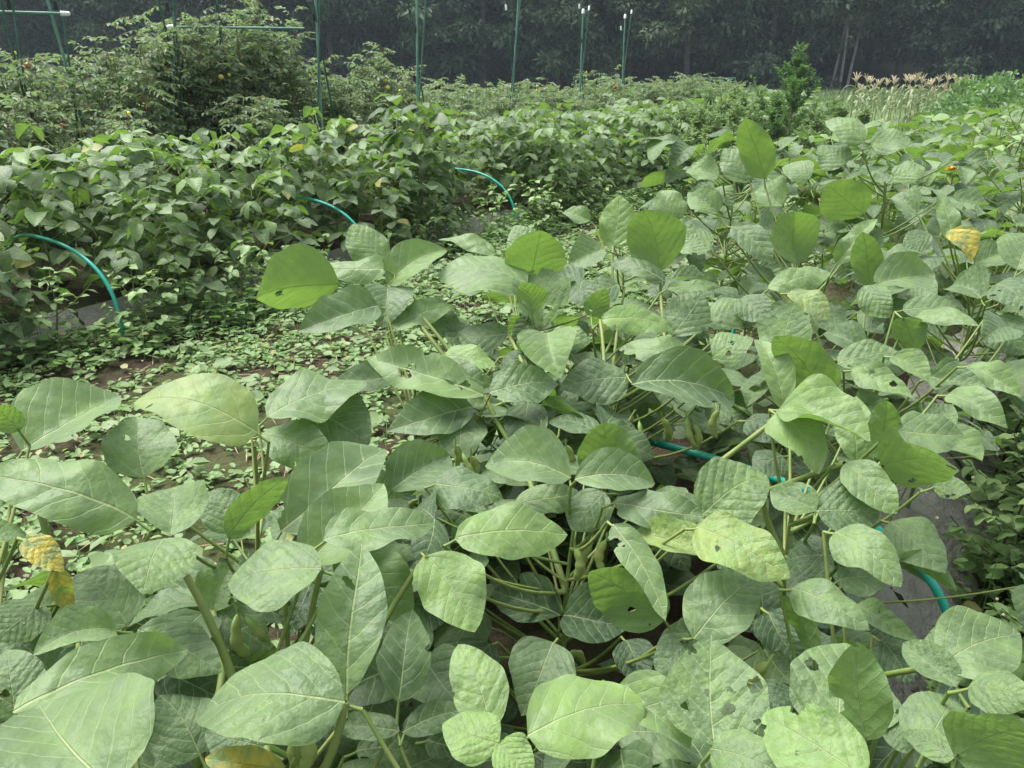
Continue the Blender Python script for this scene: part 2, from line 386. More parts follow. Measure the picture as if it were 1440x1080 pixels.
# ------------------------------------------------------------------ soybean leaflets
def leaflet_geo(wr=.68, fold=.06, arch=.05, wave=.02, twist=0., tip=0., nu=14, nv=20, seed=0, curl=0.):
    rg = np.random.default_rng(seed)
    v = np.linspace(0, 1, nv + 1); u = np.linspace(-1, 1, nu + 1)
    vv = np.clip(v, 1e-4, 1)
    p1, p2 = rg.uniform(.5, .62), rg.uniform(.68, .95)
    pr = vv ** p1 * (1 - v) ** p2; pr /= pr.max()
    pr[0] = .012; pr[-1] = .0
    asym = rg.uniform(-.07, .07); ph = rg.uniform(0, 6.28, 5)
    U, V = np.meshgrid(u, v)
    hw = wr / 2 * pr[:, None] * (1 + asym * np.sign(U) + .035 * np.sin(9 * V + ph[0] + 2 * np.sign(U)) + .02 * np.sin(23 * V + ph[4] * np.sign(U)))
    X = U * hw; Y = V.copy()
    Z = fold * (np.sqrt(X * X + .0012) - .034) * 2 + arch * 4 * V * (1 - V) - tip * V ** 3
    Z = Z + wave * np.abs(U) ** 1.6 * (np.sin(7 * V + ph[1] + 1.5 * np.sign(U)) + .6 * np.sin(13 * V + ph[2] * np.sign(U))) * pr[:, None]
    Z = Z - curl * (X / (wr / 2)) ** 2 * .5 * wr
    Z = Z + .006 * np.sin(31 * X + ph[3]) * np.sin(27 * Y + ph[0])
    X = X + .05 * np.sin(math.pi * V) * math.sin(ph[2])
    an = twist * (V - .3); X, Z = X * np.cos(an) - Z * np.sin(an), X * np.sin(an) + Z * np.cos(an)
    vt = np.stack([X, Y, Z], -1).reshape(-1, 3); uv = np.stack([.5 + (U * hw), V], -1).reshape(-1, 2)
    k = nu + 1
    i = (np.arange(nv)[:, None] * k + np.arange(nu)[None]).ravel()
    return vt, np.stack([i, i + 1, i + k + 1, i + k], 1), uv
def leaf_lib(n, nu, nv, mats, seed0):
    out = []
    for i in range(n):
        rg = random.Random(seed0 + i)
        g = leaflet_geo(rg.uniform(.58, .76), rg.uniform(.2, .45) if i % 3 == 0 else rg.uniform(-.02, .14), rg.uniform(.0, .12), rg.uniform(.02, .06), rg.uniform(-.6, .6), rg.uniform(.0, .16), nu, nv, seed0 + i, rg.uniform(-.05, .2))
        out.append([make_mesh('leaflet', *g[:2], m, g[2], True) for m in mats])
    return out
LIB = leaf_lib(16, 8, 12, (M['soy'], M['soyh']), 100)
LIB_LOW = leaf_lib(8, 4, 6, (M['soy'],), 300)

def pod_geo():
    t = np.linspace(0, 1, 13); n = 8
    r = .0085 * (np.sin(math.pi * t) ** .45) * (.74 + .26 * np.abs(np.sin(3 * math.pi * t)))
    pts = np.stack([.004 * np.sin(2 * t), .010 * np.sin(math.pi * t), -.055 * t], 1)
    v, f = tube(pts, np.maximum(r, .0006), n)
    c = np.repeat(pts, n, 0); k = len(c); v[:k, 0] = c[:, 0] + (v[:k, 0] - c[:, 0]) * .62
    st, sf = tube([(0, 0, .012), (0, 0, .0)], [.0016, .0016], 6)
    return combine([(v, f), (st, sf)])
POD = make_mesh('pod', *pod_geo(), M['pod'], smooth=True)

class Plant:
    def __init__(s, S, N, H, label, group=None, rad=.0055):
        s.base = row(S, N, bed_z(S, N) - .01); s.H = H
        s.root = tag(empty('soybean_plant', s.base), label, 'soybean plant', group)
        ph = random.uniform(0, 6.28); lean = np.array([random.uniform(-.06, .06), random.uniform(-.06, .06)])
        t = np.linspace(0, 1, 12)
        s.axis = np.stack([s.base[0] + lean[0] * t + .012 * np.sin(5 * t + ph), s.base[1] + lean[1] * t + .012 * np.cos(4.3 * t + ph), s.base[2] + H * t], 1)
        v, f = tube(s.axis - s.base, np.linspace(rad, rad * .45, 12), 8)
        obj('stem', make_mesh('stem', v, f, M['stem'], smooth=True), s.root, T4(s.base))
    def at(s, z):
        k = np.clip((z - s.base[2]) / s.H, 0, 1) * 11; i = int(min(k, 10)); return s.axis[i] + (s.axis[i + 1] - s.axis[i]) * (k - i)
    def stalk(s, J, zroot, sag=.03, r=.0028):
        a = s.at(zroot); mid = (a + J) / 2 + np.array([0, 0, -sag]) + np.array([random.uniform(-.015, .015), random.uniform(-.015, .015), 0])
        v, f = tube(bez(a, mid, J, 9) - a, np.linspace(r * 1.25, r * .8, 9), 7)
        return obj('leaf_stalk', make_mesh('leaf_stalk', v, f, M['stem'], smooth=True), s.root, T4(a))
    def pods(s, z, n, spread=.03):
        a = s.at(z)
        for i in range(n):
            an = random.uniform(0, 6.28); tilt = random.uniform(.1, .7); sc_ = random.uniform(.85, 1.15)
            m = T4(a + np.array([math.cos(an) * .008, math.sin(an) * .008, random.uniform(-spread, spread)])) @ Matrix.Rotation(an, 4, 'Z') @ Matrix.Rotation(-tilt, 4, 'Y') @ Matrix.Rotation(random.uniform(0, 6), 4, 'Z') @ Matrix.Scale(sc_, 4)
            obj('pod', POD, s.root, m)
def props(o, tone=0., yellow=0., holes=0., pucker=.3):
    o['tone'] = float(tone); o['yellow'] = float(yellow); o['holes'] = float(holes); o['pucker'] = float(pucker)

# ---- the soybeans of the near bed: (place along the row, across it, height, label)
NEAR = [
 (-.10, -.98, .66, 'soybean plant at the lower left corner, cut off by the frame'),
 (.22, -.62, .62, 'soybean plant with thick bare stalks and pods at the bottom left'),
 (.30, -1.05, .66, 'soybean plant with a yellow curled leaf at the left edge'),
 (.45, -.22, .50, 'soybean plant with bright leaves at the bottom centre'),
 (.62, -.98, .66, 'soybean plant with a pale yellow-green leaf held flat over the weeds at left'),
 (.85, -.50, .56, 'soybean plant around the dark hollow in the lower middle'),
 (.75, -.02, .46, 'soybean plant with a green leaf turned underside out at the bottom right'),
 (1.05, -1.02, .66, 'soybean plant with dark broad leaves left of the picture centre'),
 (1.15, -.22, .56, 'soybean plant in front of the teal hoop with holed yellowish leaf'),
 (1.42, -.72, .64, 'soybean plant with pods and bitten puckered leaves in the picture centre'),
 (1.42, -.98, .70, 'soybean plant whose big green leaf hangs over the path at upper left of centre'),
 (1.60, -.20, .58, 'soybean plant with one round green leaf above the teal hoop at right'),
 (1.85, -.95, .74, 'soybean plant with a heart shaped green leaf standing upright above its tip'),
 (2.00, -.50, .74, 'soybean plant with a folded underside leaf right of centre'),
 (2.25, -.18, .66, 'soybean plant leaning over the second teal hoop near the right edge'),
 (2.45, -.88, .92, 'tallest soybean plant of the near bed with upright leaf at its top'),
 (2.75, -.45, .86, 'soybean plant with backlit leaf right of the tallest plant'),
 (2.95, -.12, .76, 'soybean plant at the right edge with one yellowed leaf'),
 (3.05, -1.00, .84, 'soybean plant behind the tallest near plant, beside the path'),
 (3.40, -.55, .90, 'soybean plant in the near bed below the tall cone shaped weed'),
 (3.60, -.12, .80, 'soybean plant at the right edge behind the yellowed leaf'),
 (3.75, -.98, .84, 'soybean plant at the path edge of the near bed, far part'),
]
PL = [Plant(s, n, h, l, 'soybeans of the near bed') for s, n, h, l in NEAR]

# ---- leaves one can tell apart: base pixel, tip pixel, apparent width, distance, options
D_Y = lambda y: float(np.interp(y, [150, 220, 300, 400, 500, 600, 700, 800, 900, 1000, 1100], [2.9, 2.5, 2.12, 1.8, 1.5, 1.3, 1.13, 1.03, .95, .86, .78]))
LEAVES = [
 # lower left
 (192,730,-25,668,78,1.05,'p'),(30,635,170,556,78,1.38,'pl'),(203,672,192,586,86,1.34,''),(362,608,188,566,90,1.2,'b4y'),
 (240,754,248,684,138,1.06,'pl'),(232,757,200,836,142,1.0,'pl'),(320,757,404,672,46,1.1,'u'),(322,750,300,688,60,1.14,''),
 (36,757,90,804,34,1.0,'Yy'),(80,800,101,860,26,1.02,'Yu'),(-30,756,38,752,30,1.05,'p'),(28,606,-10,572,32,1.3,'u'),
 (375,586,516,538,62,1.4,'l'),(432,574,520,624,82,1.46,'d'),(365,612,468,645,60,1.42,'p'),(395,747,542,632,96,1.28,'h'),
 (430,792,540,680,94,1.08,'p'),(455,760,612,735,54,1.02,'pl'),(550,690,632,640,72,1.32,'d'),(610,680,708,702,64,1.25,'d'),
 (640,757,798,752,74,1.06,'b'),(600,781,668,889,90,1.02,'b'),(480,765,577,874,80,1.12,'p'),(488,976,508,765,88,.92,'rk'),
 (452,800,320,820,84,.98,'pl'),(485,987,276,1012,128,.80,'kl'),(162,885,46,922,52,.95,'p'),(180,880,108,806,96,1.07,''),
 (18,1002,264,914,62,.86,'p'),(160,1112,55,992,196,.73,'l'),(194,885,312,946,72,1.0,''),(22,1012,10,914,72,.95,''),
 (70,945,-12,886,72,1.1,'d'),(282,1062,224,978,82,.95,'d'),(375,1052,288,1030,62,.9,'d'),(402,1086,288,1066,34,.86,'Y'),
 (62,850,-12,902,64,1.1,''),(300,860,330,790,60,1.15,'p'),(110,905,20,850,70,1.2,''),
 # bottom centre
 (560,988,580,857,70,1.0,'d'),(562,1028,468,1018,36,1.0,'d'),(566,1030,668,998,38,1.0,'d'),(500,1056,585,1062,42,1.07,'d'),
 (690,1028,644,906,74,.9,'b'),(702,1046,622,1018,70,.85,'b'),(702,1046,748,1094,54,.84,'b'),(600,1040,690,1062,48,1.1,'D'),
 (803,672,682,655,77,1.19,''),(808,674,921,680,56,1.15,''),(862,684,849,594,84,1.32,'du'),(862,706,990,726,52,1.16,'d'),
 (850,692,804,746,62,1.22,'d'),(724,712,815,692,42,1.26,''),(985,726,1078,668,96,1.2,'rk'),(995,776,890,748,50,1.1,'kbY2'),
 (979,741,1112,813,74,1.05,'bhky'),(862,737,936,874,47,1.05,''),(936,872,828,804,78,1.10,'uh'),(788,865,694,830,64,1.26,'D'),
 (792,865,888,880,74,1.26,'D'),(778,903,733,1007,88,1.1,'d'),(742,1035,907,990,104,.87,'bl'),(868,965,970,1056,72,.95,'p'),
 (1005,1049,1000,893,140,.9,'rkh'),(975,898,1072,812,88,1.03,''),(975,895,923,946,52,1.06,'d'),(1000,1053,1104,1088,62,.86,''),
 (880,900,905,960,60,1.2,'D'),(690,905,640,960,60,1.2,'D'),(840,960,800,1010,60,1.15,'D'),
 # right
 (1095,575,1224,622,60,1.2,'bl'),(1092,580,1152,667,64,1.18,'b'),(1205,652,1204,557,48,1.27,'p'),(1230,648,1247,563,40,1.24,'u'),
 (1238,655,1348,660,108,1.17,'uL'),(1262,606,1356,612,52,1.22,''),(1188,652,1262,722,48,1.14,'p'),(1148,718,1238,722,70,1.1,'dk'),
 (1148,718,1083,690,46,1.1,''),(1172,781,1104,790,58,1.14,'D'),(1174,748,1267,826,58,1.05,'p'),(1253,733,1330,806,58,1.2,''),
 (1262,784,1346,832,26,1.15,'u'),(1312,684,1366,690,34,1.3,'p'),(1114,827,1223,886,52,1.05,''),(1178,816,1243,814,48,1.14,'d'),
 (1145,926,1104,838,30,1.1,'u'),(1203,851,1294,903,28,1.1,''),(1180,1036,1190,904,134,.93,'kh'),(1217,1041,1205,902,70,.88,'uh'),
 (1216,1096,1073,1003,94,.8,'bh'),(1325,936,1435,890,84,.95,''),(1346,966,1270,904,40,.94,''),(1330,930,1320,880,32,.97,''),
 (1302,1051,1342,982,84,.9,'l'),(1342,1066,1268,1030,32,.86,''),(1342,1064,1462,1028,98,.8,'uL'),(1362,966,1462,986,48,.9,'p'),
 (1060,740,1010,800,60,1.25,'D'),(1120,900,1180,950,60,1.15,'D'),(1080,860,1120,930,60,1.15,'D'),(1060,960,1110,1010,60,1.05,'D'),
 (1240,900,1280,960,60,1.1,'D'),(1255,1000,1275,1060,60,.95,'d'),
 # upper centre
 (540,366,494,316,52,1.92,'p'),(545,379,427,381,32,1.76,'p'),(478,400,360,420,84,1.76,'uh'),(545,401,629,352,50,1.76,'p'),
 (532,430,418,467,58,1.64,'d'),(545,402,538,462,70,1.76,'d'),(552,460,642,430,32,1.68,'p'),(742,399,615,385,56,1.7,'pl'),
 (749,444,734,397,46,1.6,'u'),(765,459,746,381,78,1.68,'pkh'),(697,358,616,337,22,1.92,'p'),(742,362,724,317,48,1.95,''),
 (748,386,762,324,88,1.8,'u'),(862,346,871,274,54,2.0,'b'),(928,383,904,295,82,1.85,'u'),(952,312,928,268,44,2.1,'p'),
 (936,396,858,370,28,1.8,'d'),(844,450,947,461,37,1.6,'b'),(830,445,852,404,34,1.66,'u'),(770,468,789,532,92,1.5,'p'),
 (775,468,830,482,32,1.52,'p'),(682,556,515,503,60,1.45,'ph'),(608,520,692,542,38,1.5,'d'),(624,500,698,516,40,1.56,'b'),
 (688,552,785,540,58,1.42,'hk'),(882,530,786,546,64,1.49,'dk'),(888,540,1034,561,72,1.43,'dkh'),(1003,502,1060,476,48,1.52,'p'),
 (985,521,870,491,38,1.5,'ph'),(665,572,545,606,62,1.47,'d'),(945,472,987,413,62,1.66,'d'),(938,405,1012,402,18,1.76,'p'),
 (640,470,600,440,40,1.72,'d'),(715,470,640,470,40,1.68,'d'),(560,530,470,540,40,1.6,'d'),(870,400,820,420,40,1.76,'d'),
 (1000,450,1060,430,44,1.72,''),(850,350,800,370,40,1.95,''),(1000,350,950,330,40,1.98,'p'),(1010,300,970,275,40,2.2,'p'),
 (830,310,790,300,24,2.2,'p'),(1040,420,1080,450,50,1.75,'d'),(710,500,740,520,40,1.6,'D'),
 # upper right
 (1120,373,1117,297,60,2.0,'u'),(1215,301,1163,258,62,2.2,'u'),(1075,251,1047,166,44,2.24,'u'),(1055,256,1018,209,42,2.28,''),
 (1222,403,1213,326,38,1.85,'u'),(1229,403,1315,385,44,1.8,''),(1215,402,1251,447,37,1.75,''),(1175,371,1234,308,28,1.95,'p'),
 (1080,406,1168,383,33,1.75,'p'),(1108,411,1167,448,30,1.7,'py'),(1030,318,1086,372,36,1.95,'d'),(1100,501,1116,427,70,1.56,'h'),
 (1165,566,1088,473,68,1.45,'u'),(1106,578,1061,477,40,1.4,'b'),(1217,491,1158,469,38,1.62,'d'),(1178,511,1262,494,42,1.56,'k'),
 (1255,500,1307,537,32,1.52,'p'),(1199,519,1287,562,33,1.5,'ph'),(1269,436,1345,430,32,1.7,''),(1288,445,1377,459,23,1.68,'p'),
 (1270,446,1286,502,40,1.65,'u'),(1308,530,1388,546,38,1.58,'d'),(1360,514,1437,558,28,1.5,'p'),(1333,554,1417,602,37,1.4,'p'),
 (1338,322,1366,368,30,2.2,'Y'),(1342,342,1318,266,22,2.2,'p'),(1240,560,1200,590,40,1.5,'d'),(1300,600,1340,570,40,1.5,''),
 (1100,640,1060,670,50,1.4,'D'),(1050,590,1100,620,50,1.45,'D'),(1150,440,1190,460,40,1.8,'d'),(1010,250,965,240,30,2.5,'p'),
 (1100,290,1060,270,46,2.35,'p'),(1140,250,1100,235,40,2.5,'p'),(1215,200,1160,170,30,2.75,'p'),(1225,205,1280,195,44,2.75,''),
 (1190,230,1150,205,44,2.75,''),(1290,300,1250,280,40,2.4,''),(1255,250,1300,235,40,2.65,'p'),(1310,330,1270,345,34,2.3,'d'),
 (1400,400,1440,430,60,2.0,'d'),(1380,420,1340,400,50,2.05,'d'),(1420,460,1380,480,60,1.9,'d'),(1430,380,1450,330,60,2.1,''),
 (1395,445,1435,500,60,1.95,'d'),(1370,370,1420,350,50,2.2,''),
]
HAND = []   # (poly in pixels, distance)
used = {i: [] for i in range(len(PL))}
clusters = []
for k, (bx, by, tx, ty, w, d, o) in enumerate(LEAVES):
    lp = math.hypot(tx - bx, ty - by); app = lp * d / F; wa = w * d / F
    under = 'u' in o
    need = max(app * (1.06 if not under else 1.08), 1.18 * wa)
    dd = min(math.sqrt(max(need ** 2 - app ** 2, 0)), 1.1 * app)
    upish = (by - ty) / lp
    if under: dd = -dd * (1 if upish > -.2 else -1)
    else: dd = dd * (1 if upish > -.15 else -.8)
    Bp, Tp = P(bx, by, d), P(tx, ty, d + dd)
    L = Tp - Bp; ln = np.linalg.norm(L); Ld = L / ln
    V = nrm(CAM - (Bp + Tp) / 2); nc = nrm(V - V.dot(Ld) * Ld); nu_ = np.array([0, 0, 1.]); nu_ = nu_ - nu_.dot(Ld) * Ld
    m = .25 if 'r' in o else (.75 if 'l' in o else .5)
    if under: N = nrm(-nc + (.9 if 'L' in o else .55) * nu_)
    else: N = nrm(nc * (1 - m) + nu_ * m)
    c = abs(N.dot(nc)); wr = min(wa / max(c, .45) / ln, .92)
    rg = random.Random(k * 13 + 5)
    g = leaflet_geo(wr, rg.uniform(.2, .42) if rg.random() < .3 else rg.uniform(-.04, .12), rg.uniform(.02, .16), rg.uniform(.02, .065), rg.uniform(-.6, .6), 0, 16, 24, k + 900, rg.uniform(-.04, .25))
    holes = rg.uniform(.2, .34) if 'h' in o else (.07 if rg.random() < .4 else 0)
    me = make_mesh('leaflet', g[0], g[1], M['soyh'] if holes else M['soy'], g[2], True)
    X = np.cross(Ld, N)
    mw = basis(X, Ld, N, Bp, ln)
    tone = (.75 if 'b' in o else -.35 if 'd' in o else -1. if 'D' in o else .3 if 'p' in o else .05) + rg.uniform(-.12, .12)  # deep leaves marked D: shade of the hollows put into their tone
    if under: tone = max(tone, .25)
    yel = 1. if 'Y' in o and '2' not in o else .16 if ('y' in o or '2' in o) else 0.
    puck = .85 if 'k' in o else rg.uniform(.1, .45)
    # ellipse in the picture, used only to keep other leaves from growing through this one
    HAND.append((np.array([(bx + tx) / 2, (by + ty) / 2]), np.array([tx - bx, ty - by]) / lp, lp / 2, w / 2, d + dd / 2))
    for cl in clusters:
        if math.hypot(cl['p'][0] - bx, cl['p'][1] - by) < 16 and abs(cl['d'] - d) < .12 and len(cl['l']) < 3: break
    else:
        cl = dict(p=(bx, by), d=d, l=[], J=Bp); clusters.append(cl)
    cl['l'].append((me, mw, tone, yel, holes, puck, Bp, Ld))
for cl in clusters:
    J0 = cl['J']; Ls = cl['l']
    back = nrm(sum(-l[7] for l in Ls)) if len(Ls) < 3 else np.array([0, 0, -1.])
    J = J0 + (back * .016 + np.array([0, 0, -.012]))
    best = min(range(len(PL)), key=lambda i: np.hypot(*(PL[i].base[:2] - J[:2])) - .10 * min(0, 0) + (.15 if len(used[i]) > 16 else 0))
    pl = PL[best]; used[best].append(1)
    hd = np.hypot(*(pl.base[:2] - J[:2]))
    zr = np.clip(J[2] - .06 - hd * random.uniform(.45, .8), pl.base[2] + .12, pl.base[2] + pl.H * .96)
    st = pl.stalk(J, zr, sag=.02 + .12 * hd, r=.0027)
    for me, mw, tone, yel, holes, puck, Bp, Ld in Ls:
        o = obj('leaflet', me, st, mw); props(o, tone, yel, holes, puck)
        if np.linalg.norm(Bp - J) > .004:
            v, f = tube(bez(J, J * .4 + Bp * .6 + np.array([0, 0, -.003]), Bp + Ld * .004, 5) - J, [.0022, .002, .0018, .0017, .0016], 6)
            obj('leaflet_stalk', make_mesh('leaflet_stalk', v, f, M['stem'], smooth=True), st, T4(J))

for q in np.linspace(0, math.pi * .55, 40):      # keep the near hoop from being buried by the filling leaves
    p_ = row(1.67, -.625 + .645 * np.sign(math.cos(q)) * abs(math.cos(q)) ** .8, .43 * math.sin(q) ** .75); x_, y_, _ = proj(p_)
    if x_ > 960: HAND.append((np.array([float(x_), float(y_)]), np.array([1., 0.]), 26., 26., float(np.linalg.norm(p_ - CAM))))
HC = np.array([h[0] for h in HAND]); HA = np.array([h[1] for h in HAND]); HL = np.array([h[2] for h in HAND]); HW = np.array([h[3] for h in HAND]); HD = np.array([h[4] for h in HAND])
def blocks_hand(p, margin=1.12):
    """would a leaf here hide one of the leaves placed above?"""
    x, y, dep = proj(p)
    if dep < .25: return True
    q = np.array([x, y]) - HC
    a = (q * HA).sum(1) / HL; b = (q[:, 0] * -HA[:, 1] + q[:, 1] * HA[:, 0]) / HW
    inside = a * a + b * b < margin ** 2
    return bool((inside & (np.linalg.norm(p - CAM) < HD + .03)).any())
CLEAR = [[(0,440),(330,430),(540,440),(545,500),(380,520),(300,575),(190,560),(100,540),(0,590)], [(60,705),(180,740),(190,790),(100,790)], [(1330,700),(1440,650),(1440,870),(1330,870)],
         [(1290,860),(1335,860),(1335,990),(1290,990)], [(300,560),(560,560),(540,690),(320,690)], [(690,775),(830,790),(960,800),(960,960),(700,960)]]
def in_poly(x, y, poly):
    c = False; j = len(poly) - 1
    for i in range(len(poly)):
        (xi, yi), (xj, yj) = poly[i], poly[j]
        if (yi > y) != (yj > y) and x < (xj - xi) * (y - yi) / (yj - yi) + xi: c = not c
        j = i
    return c
def ok_leaf(pts, clearz=True):
    for p in pts:
        if np.linalg.norm(p - CAM) < .62: return False
        if blocks_hand(p): return False
        x, y, dep = proj(p)
        if clearz:
            for i, q in enumerate(CLEAR):
                if in_poly(x, y, q) and not (i == 5 and p[2] < .24): return False
    return True

def trifoliate(J, az, droop, size, tilt):
    """three leaflet frames at a junction: yields (frame matrix, centre, tip)"""
    out = []
    for dz, off, sc_ in ((0, .028, 1.), (1.25, .004, .9), (-1.25, .004, .9)):
        a = az + dz + random.uniform(-.2, .2); dr = droop + random.uniform(-.25, .25)
        L = np.array([math.cos(a) * math.cos(dr), math.sin(a) * math.cos(dr), -math.sin(dr)])
        up = np.array([random.gauss(0, tilt), random.gauss(0, tilt), 1.]); X = nrm(np.cross(L, up)); N = np.cross(X, L)
        fw = np.array([math.cos(az), math.sin(az), 0])
        B = J + fw * off
        ln = size * sc_ * random.uniform(.88, 1.1)
        out.append((basis(X, L, N, B, ln), B + L * ln * .5, B + L * ln, B))
    return out
def fill(pl, nn, zlo, zhi, size=(.10, .14), reach=(.12, .27), low=False, check=True, dark=0.):
    made = 0; tries = 0; az = random.uniform(0, 6.28)
    while made < nn and tries < nn * 5:
        tries += 1; az += 2.4 + random.uniform(-.4, .4)
        z = pl.base[2] + pl.H * random.uniform(zlo, zhi); rc = random.uniform(*reach) * (1.15 - .4 * (z - pl.base[2]) / pl.H)
        a = pl.at(z); J = a + np.array([math.cos(az) * rc, math.sin(az) * rc, rc * random.uniform(.35, .95)])
        tri = trifoliate(J, az, random.uniform(-.1, .5), random.uniform(*size), .34)
        if check and not ok_leaf([t[1] for t in tri] + [t[2] for t in tri]): continue
        st = pl.stalk(J, z, sag=.02, r=.0022); made += 1
        tn = random.gauss(-.35 + dark, .3)  # filler tone lowered: canopy shade put into the colour, plus older leaves' darker green
        for mw, c, tip, B in tri:
            hol = random.random() < .14
            me = random.choice(LIB_LOW)[0] if low else random.choice(LIB)[1 if hol else 0]
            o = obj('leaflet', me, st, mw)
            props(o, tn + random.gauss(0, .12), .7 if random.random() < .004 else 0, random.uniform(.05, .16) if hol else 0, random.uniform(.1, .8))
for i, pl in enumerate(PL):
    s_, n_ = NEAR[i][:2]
    if s_ < 2.2: fill(pl, 24 if s_ > .7 else 15, .0, .28, reach=(.05, .28), dark=-.45); fill(pl, 10, .2, .72, dark=-.2); fill(pl, 6, .6, .92)  # lower layers toned darkest, under-canopy shade painted into the leaves
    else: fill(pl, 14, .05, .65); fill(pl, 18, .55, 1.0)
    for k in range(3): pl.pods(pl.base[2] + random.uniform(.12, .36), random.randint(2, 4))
# bare stalks that show between the leaves
for x0, y0, x1, y1, d0, d1, r_ in ((262, 810, 330, 960, 1.0, 1.02, .0058), (425, 832, 424, 940, 1.0, 1.05, .0045), (400, 842, 404, 940, 1.03, 1.08, .004), (598, 800, 505, 950, 1.04, 1.06, .0045), (545, 402, 640, 520, 1.77, 1.62, .0055), (596, 448, 660, 530, 1.66, 1.6, .005),
        (1075, 553, 985, 670, 1.42, 1.4, .0055), (684, 570, 730, 640, 1.46, 1.42, .0055), (866, 350, 868, 450, 1.99, 1.9, .0045), (938, 395, 938, 500, 1.84, 1.7, .0045), (50, 700, 85, 830, 1.12, 1.12, .0055), (335, 850, 312, 950, 1.06, 1.08, .005), (1190, 650, 1080, 690, 1.2, 1.28, .005), (1290, 945, 1200, 960, .98, 1.1, .004),
        (470, 1020, 450, 1090, .84, .86, .005), (375, 1030, 395, 1090, .86, .88, .006), (90, 900, 110, 960, 1.0, 1.02, .004), (700, 470, 745, 540, 1.55, 1.5, .0045), (845, 460, 850, 560, 1.58, 1.5, .0045)):
    a, b = P(x0, y0, d0), P(x1, y1, d1)
    cl = min(clusters, key=lambda c: math.hypot(c['p'][0] - x0, c['p'][1] - y0) + 200 * abs(c['d'] - d0))
    if math.hypot(cl['p'][0] - x0, cl['p'][1] - y0) < 45 and abs(cl['d'] - d0) < .2: a = cl['J']
    pl = min(PL, key=lambda q: np.hypot(*(q.base[:2] - b[:2])))
    c = pl.at(max(b[2] - .12, pl.base[2] + .05)); pts = np.concatenate([bez(a, (a + b) / 2 + RNG.normal(0, .006, 3), b, 6), bez(b, b + (b - a) * .25, c, 6)[1:]])
    v, f = tube(pts - a, np.linspace(r_ * .75, r_ * 1.1, len(pts)), 9); obj('stalk', make_mesh('stalk', v, f, M['stem'], smooth=True), pl.root, T4(a))
# pods that show between the leaves
for px, py, d in ((650, 650, 1.36), (662, 655, 1.37), (640, 640, 1.38), (898, 605, 1.44), (888, 598, 1.46), (965, 600, 1.46), (975, 610, 1.46), (930, 600, 1.5), (808, 785, 1.2), (852, 775, 1.22), (832, 780, 1.24),
                  (418, 1048, .84), (408, 1052, .86), (432, 1045, .88), (346, 885, 1.02), (338, 880, 1.05), (762, 615, 1.34), (785, 628, 1.35), (795, 640, 1.36), (1078, 950, 1.08), (1070, 940, 1.1), (1010, 590, 1.5)):
    p = P(px, py, d); pl = min(PL, key=lambda q: np.hypot(*(q.base[:2] - p[:2])))
    m = T4(p + np.array([0, 0, .02])) @ Matrix.Rotation(random.uniform(0, 6.28), 4, 'Z') @ Matrix.Rotation(random.uniform(.1, .5), 4, 'Y') @ Matrix.Scale(random.uniform(1.0, 1.2), 4)
    obj('pod', POD, pl.root, m)

# ---- more of the near bed, further off
def far_plants(name, spots, proto_n, H, size, leaves, label, group, lo=.1, ind=True, seed=3, reach=(.10, .24)):
    protos = []
    for i in range(proto_n):
        root = empty('soybean_plant', (0, 0, 0)) if callable(label) else tag(empty('soybean_plant', (0, 0, 0)), label, 'soybean plant', group)
        sv = []; h = H * random.uniform(.92, 1.08); lv = []
        t = np.linspace(0, 1, 6)[:, None]; ax = np.concatenate([.03 * np.sin(3 * t + i), .03 * np.cos(4 * t + i), h * t], 1)
        sv.append(tube(ax, np.linspace(.006, .003, 6), 5)); az = random.uniform(0, 6)
        stuff = []
        for k in range(leaves):
            az += 2.4 + random.uniform(-.5, .5); fz = lo + (1 - lo) * (k + random.random()) / leaves; z = h * fz
            rc = random.uniform(*reach) * (1.25 - .55 * fz)
            a = np.array([0, 0, z * .93]); J = a + np.array([math.cos(az) * rc, math.sin(az) * rc, rc * random.uniform(.2, .8)])
            sv.append(tube(bez(a, (a + J) / 2 - [0, 0, .02], J, 4), .0022, 4))
            tn = random.gauss(.05 if H < 1 else -.7, .35)
            for mw, c, tip, B in trifoliate(J, az, random.uniform(.0, .75), random.uniform(*size), .38):
                lv.append((mw, tn + random.gauss(0, .15)))
        v, f = combine(sv); obj('stem', make_mesh('stem', v, f, M['stem'], smooth=True), root)
        if ind:
            for mw, tn in lv:
                o = obj('leaflet', random.choice(LIB_LOW)[0], root, mw); props(o, tn, .8 if random.random() < .006 else 0, 0, .3)
        else:
            vs, fs, us, off = [], [], [], 0
            for mw, tn in lv:
                g = leaflet_geo(.68, .08, .05, .03, 0, .1, 2, 4, random.randrange(999))
                A = np.array(mw); vs.append(g[0] @ A[:3, :3].T + A[:3, 3]); fs.append(g[1] + off); us.append(g[2]); off += len(g[0])
            o = obj('foliage', make_mesh('foliage', np.concatenate(vs), np.concatenate(fs), M['soy'], np.concatenate(us), True), root, None, 'stuff'); props(o, .1)
        protos.append(root)
    seen = set()
    for i, (s, n, sc_) in enumerate(spots):
        k = i % proto_n; o = protos[k]
        if k in seen: o = copy_tree(o)
        seen.add(k)
        if callable(label): tag(o, *label(s, n))
        o.matrix_local = T4(row(s, n, bed_z(s, n) - .01)) @ Matrix.Rotation(random.uniform(0, 6.28), 4, 'Z') @ Matrix.Diagonal((1, 1, sc_, 1)) if False else T4(row(s, n, bed_z(s, n) - .01)) @ Matrix.Rotation(random.uniform(0, 6.28), 4, 'Z') @ Matrix.Scale(sc_, 4)
J_ = lambda a: random.uniform(-a, a)
